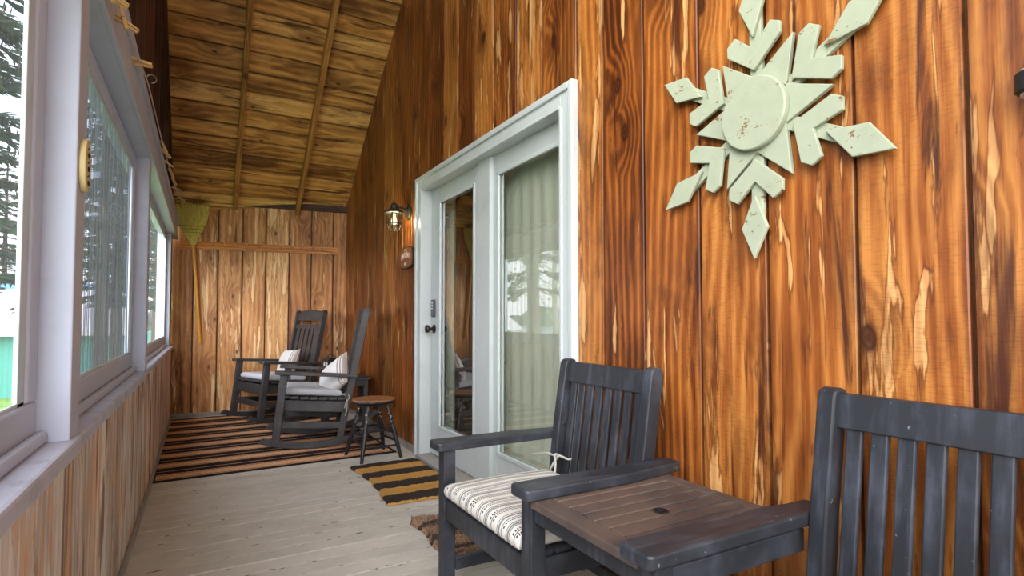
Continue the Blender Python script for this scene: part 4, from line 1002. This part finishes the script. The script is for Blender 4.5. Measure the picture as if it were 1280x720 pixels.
for (x, y, rz, sc), lb in zip(((-2.0,18,1,1),(-2.6,30,2,1.1),(-9.5,40,3,1.2),(-.9,42,4,1.1),(-13,12,5,.9),(-1.75,13.5,6,.95),(-1.35,22,7,1),(-1.9,38,8,1.1)),
    ('spruce behind the middle window in line with the lawn','spruce standing deeper behind the middle window','tall spruce far behind the teal building','spruce seen through the far window','spruce at the lake edge of the lawn','spruce closest to the middle window','spruce just left of the far window view','spruce far off in line with the far window')):
    t2 = dup(c1, (x, y, GZ), (0,0,rz), lb); t2.scale = (sc,)*3
def birch_meshes(seed, H):
    r = random.Random(seed); t = NB(); f = NB(); tube(t, [(0,0,0),(.1,.05,H*.4),(.05,.15,H*.75),(.15,.1,H)], [.11,.085,.05,.015], 8)
    for b in range(34):
        z = H*r.uniform(.22,.98); a = r.uniform(0, 2*pi); L = (1-(z/H)*.6)*r.uniform(.9,2.0); d = Vector((cos(a), sin(a), r.uniform(.3,.9)))
        p0 = Vector((.08,.08,z)); p1 = p0+d*L*.6; p2 = p0+d*L+Vector((0,0,-.1*L)); tube(t, [p0, p1, p2], [.022,.012,.004], 4)
        for m in range(24):
            p = p1.lerp(p2, r.random())+Vector((r.gauss(0,.18), r.gauss(0,.18), r.gauss(0,.18))); u = Vector((r.gauss(0,1), r.gauss(0,1), r.gauss(0,1))).normalized(); v = u.orthogonal().normalized(); s_ = r.uniform(.025,.05)
            f.faces.new([f.verts.new(c) for c in (p-u*s_, p+v*s_*.7, p+u*s_, p-v*s_*.7)])
    return t, f
b1 = tree_thing('birch_tree', 'thin leafy birch on the lawn by the lake', birch_meshes(4, 8), (-5.8, 13.2, GZ), M['birch'], M['leaves'])

# ------------------------------------------------------------------ sky, sun, camera
w = bpy.data.worlds.new('World'); S.world = w; w.use_nodes = True; nt = w.node_tree; nt.nodes.clear()
N_ = nt.nodes.new; lk = nt.links.new
tc = N_('ShaderNodeTexCoord'); sp = N_('ShaderNodeSeparateXYZ'); lk(tc.outputs['Generated'], sp.inputs[0])
rp = N_('ShaderNodeValToRGB'); e = rp.color_ramp.elements; e[0].position = 0; e[0].color = (.95,.97,1,1); e[1].position = .7; e[1].color = (.55,.70,.95,1); lk(sp.outputs[2], rp.inputs[0])
no = N_('ShaderNodeTexNoise'); no.inputs['Scale'].default_value = 3.2; no.inputs['Detail'].default_value = 6; lk(tc.outputs['Generated'], no.inputs['Vector'])
mr = N_('ShaderNodeMapRange'); mr.inputs[1].default_value = .42; mr.inputs[2].default_value = .62; lk(no.outputs[0], mr.inputs[0])
mx = N_('ShaderNodeMix'); mx.data_type = 'RGBA'; lk(mr.outputs[0], mx.inputs[0]); lk(rp.outputs[0], mx.inputs[6]); mx.inputs[7].default_value = (1.05,1.05,1.06,1)
bg = N_('ShaderNodeBackground'); lk(mx.outputs[2], bg.inputs[0]); bg.inputs[1].default_value = 1.1
wo = N_('ShaderNodeOutputWorld'); lk(bg.outputs[0], wo.inputs[0])

sl_ = bpy.data.lights.new('hazy_sun', 'SUN'); sl_.energy = 4.6; sl_.angle = radians(80); sl_.color = (1,.97,.93); so = bpy.data.objects.new('hazy_sun', sl_); COL.objects.link(so)
so.rotation_euler = Vector((.56,.74,-.36)).to_track_quat('-Z', 'Y').to_euler()
cam = bpy.data.cameras.new('camera'); co = bpy.data.objects.new('camera', cam); COL.objects.link(co)
cam.sensor_width = 36; cam.lens = 690/1280*36; PITCH = radians(2.0); cam.shift_y = (38-690*math.tan(PITCH))/1280; cam.clip_start = .02; cam.clip_end = 1000
co.location = (0,0,1.07); co.rotation_euler = (pi/2+PITCH, 0, -math.atan((640-253)/690)); S.camera = co
vs = S.view_settings; vs.view_transform = 'Standard'; vs.look = 'None'; vs.gamma = 1; vs.use_curve_mapping = False; vs.exposure = 1.65
S.cycles.use_denoising = True; S.cycles.max_bounces = 10; S.cycles.diffuse_bounces = 6; S.cycles.transparent_max_bounces = 16
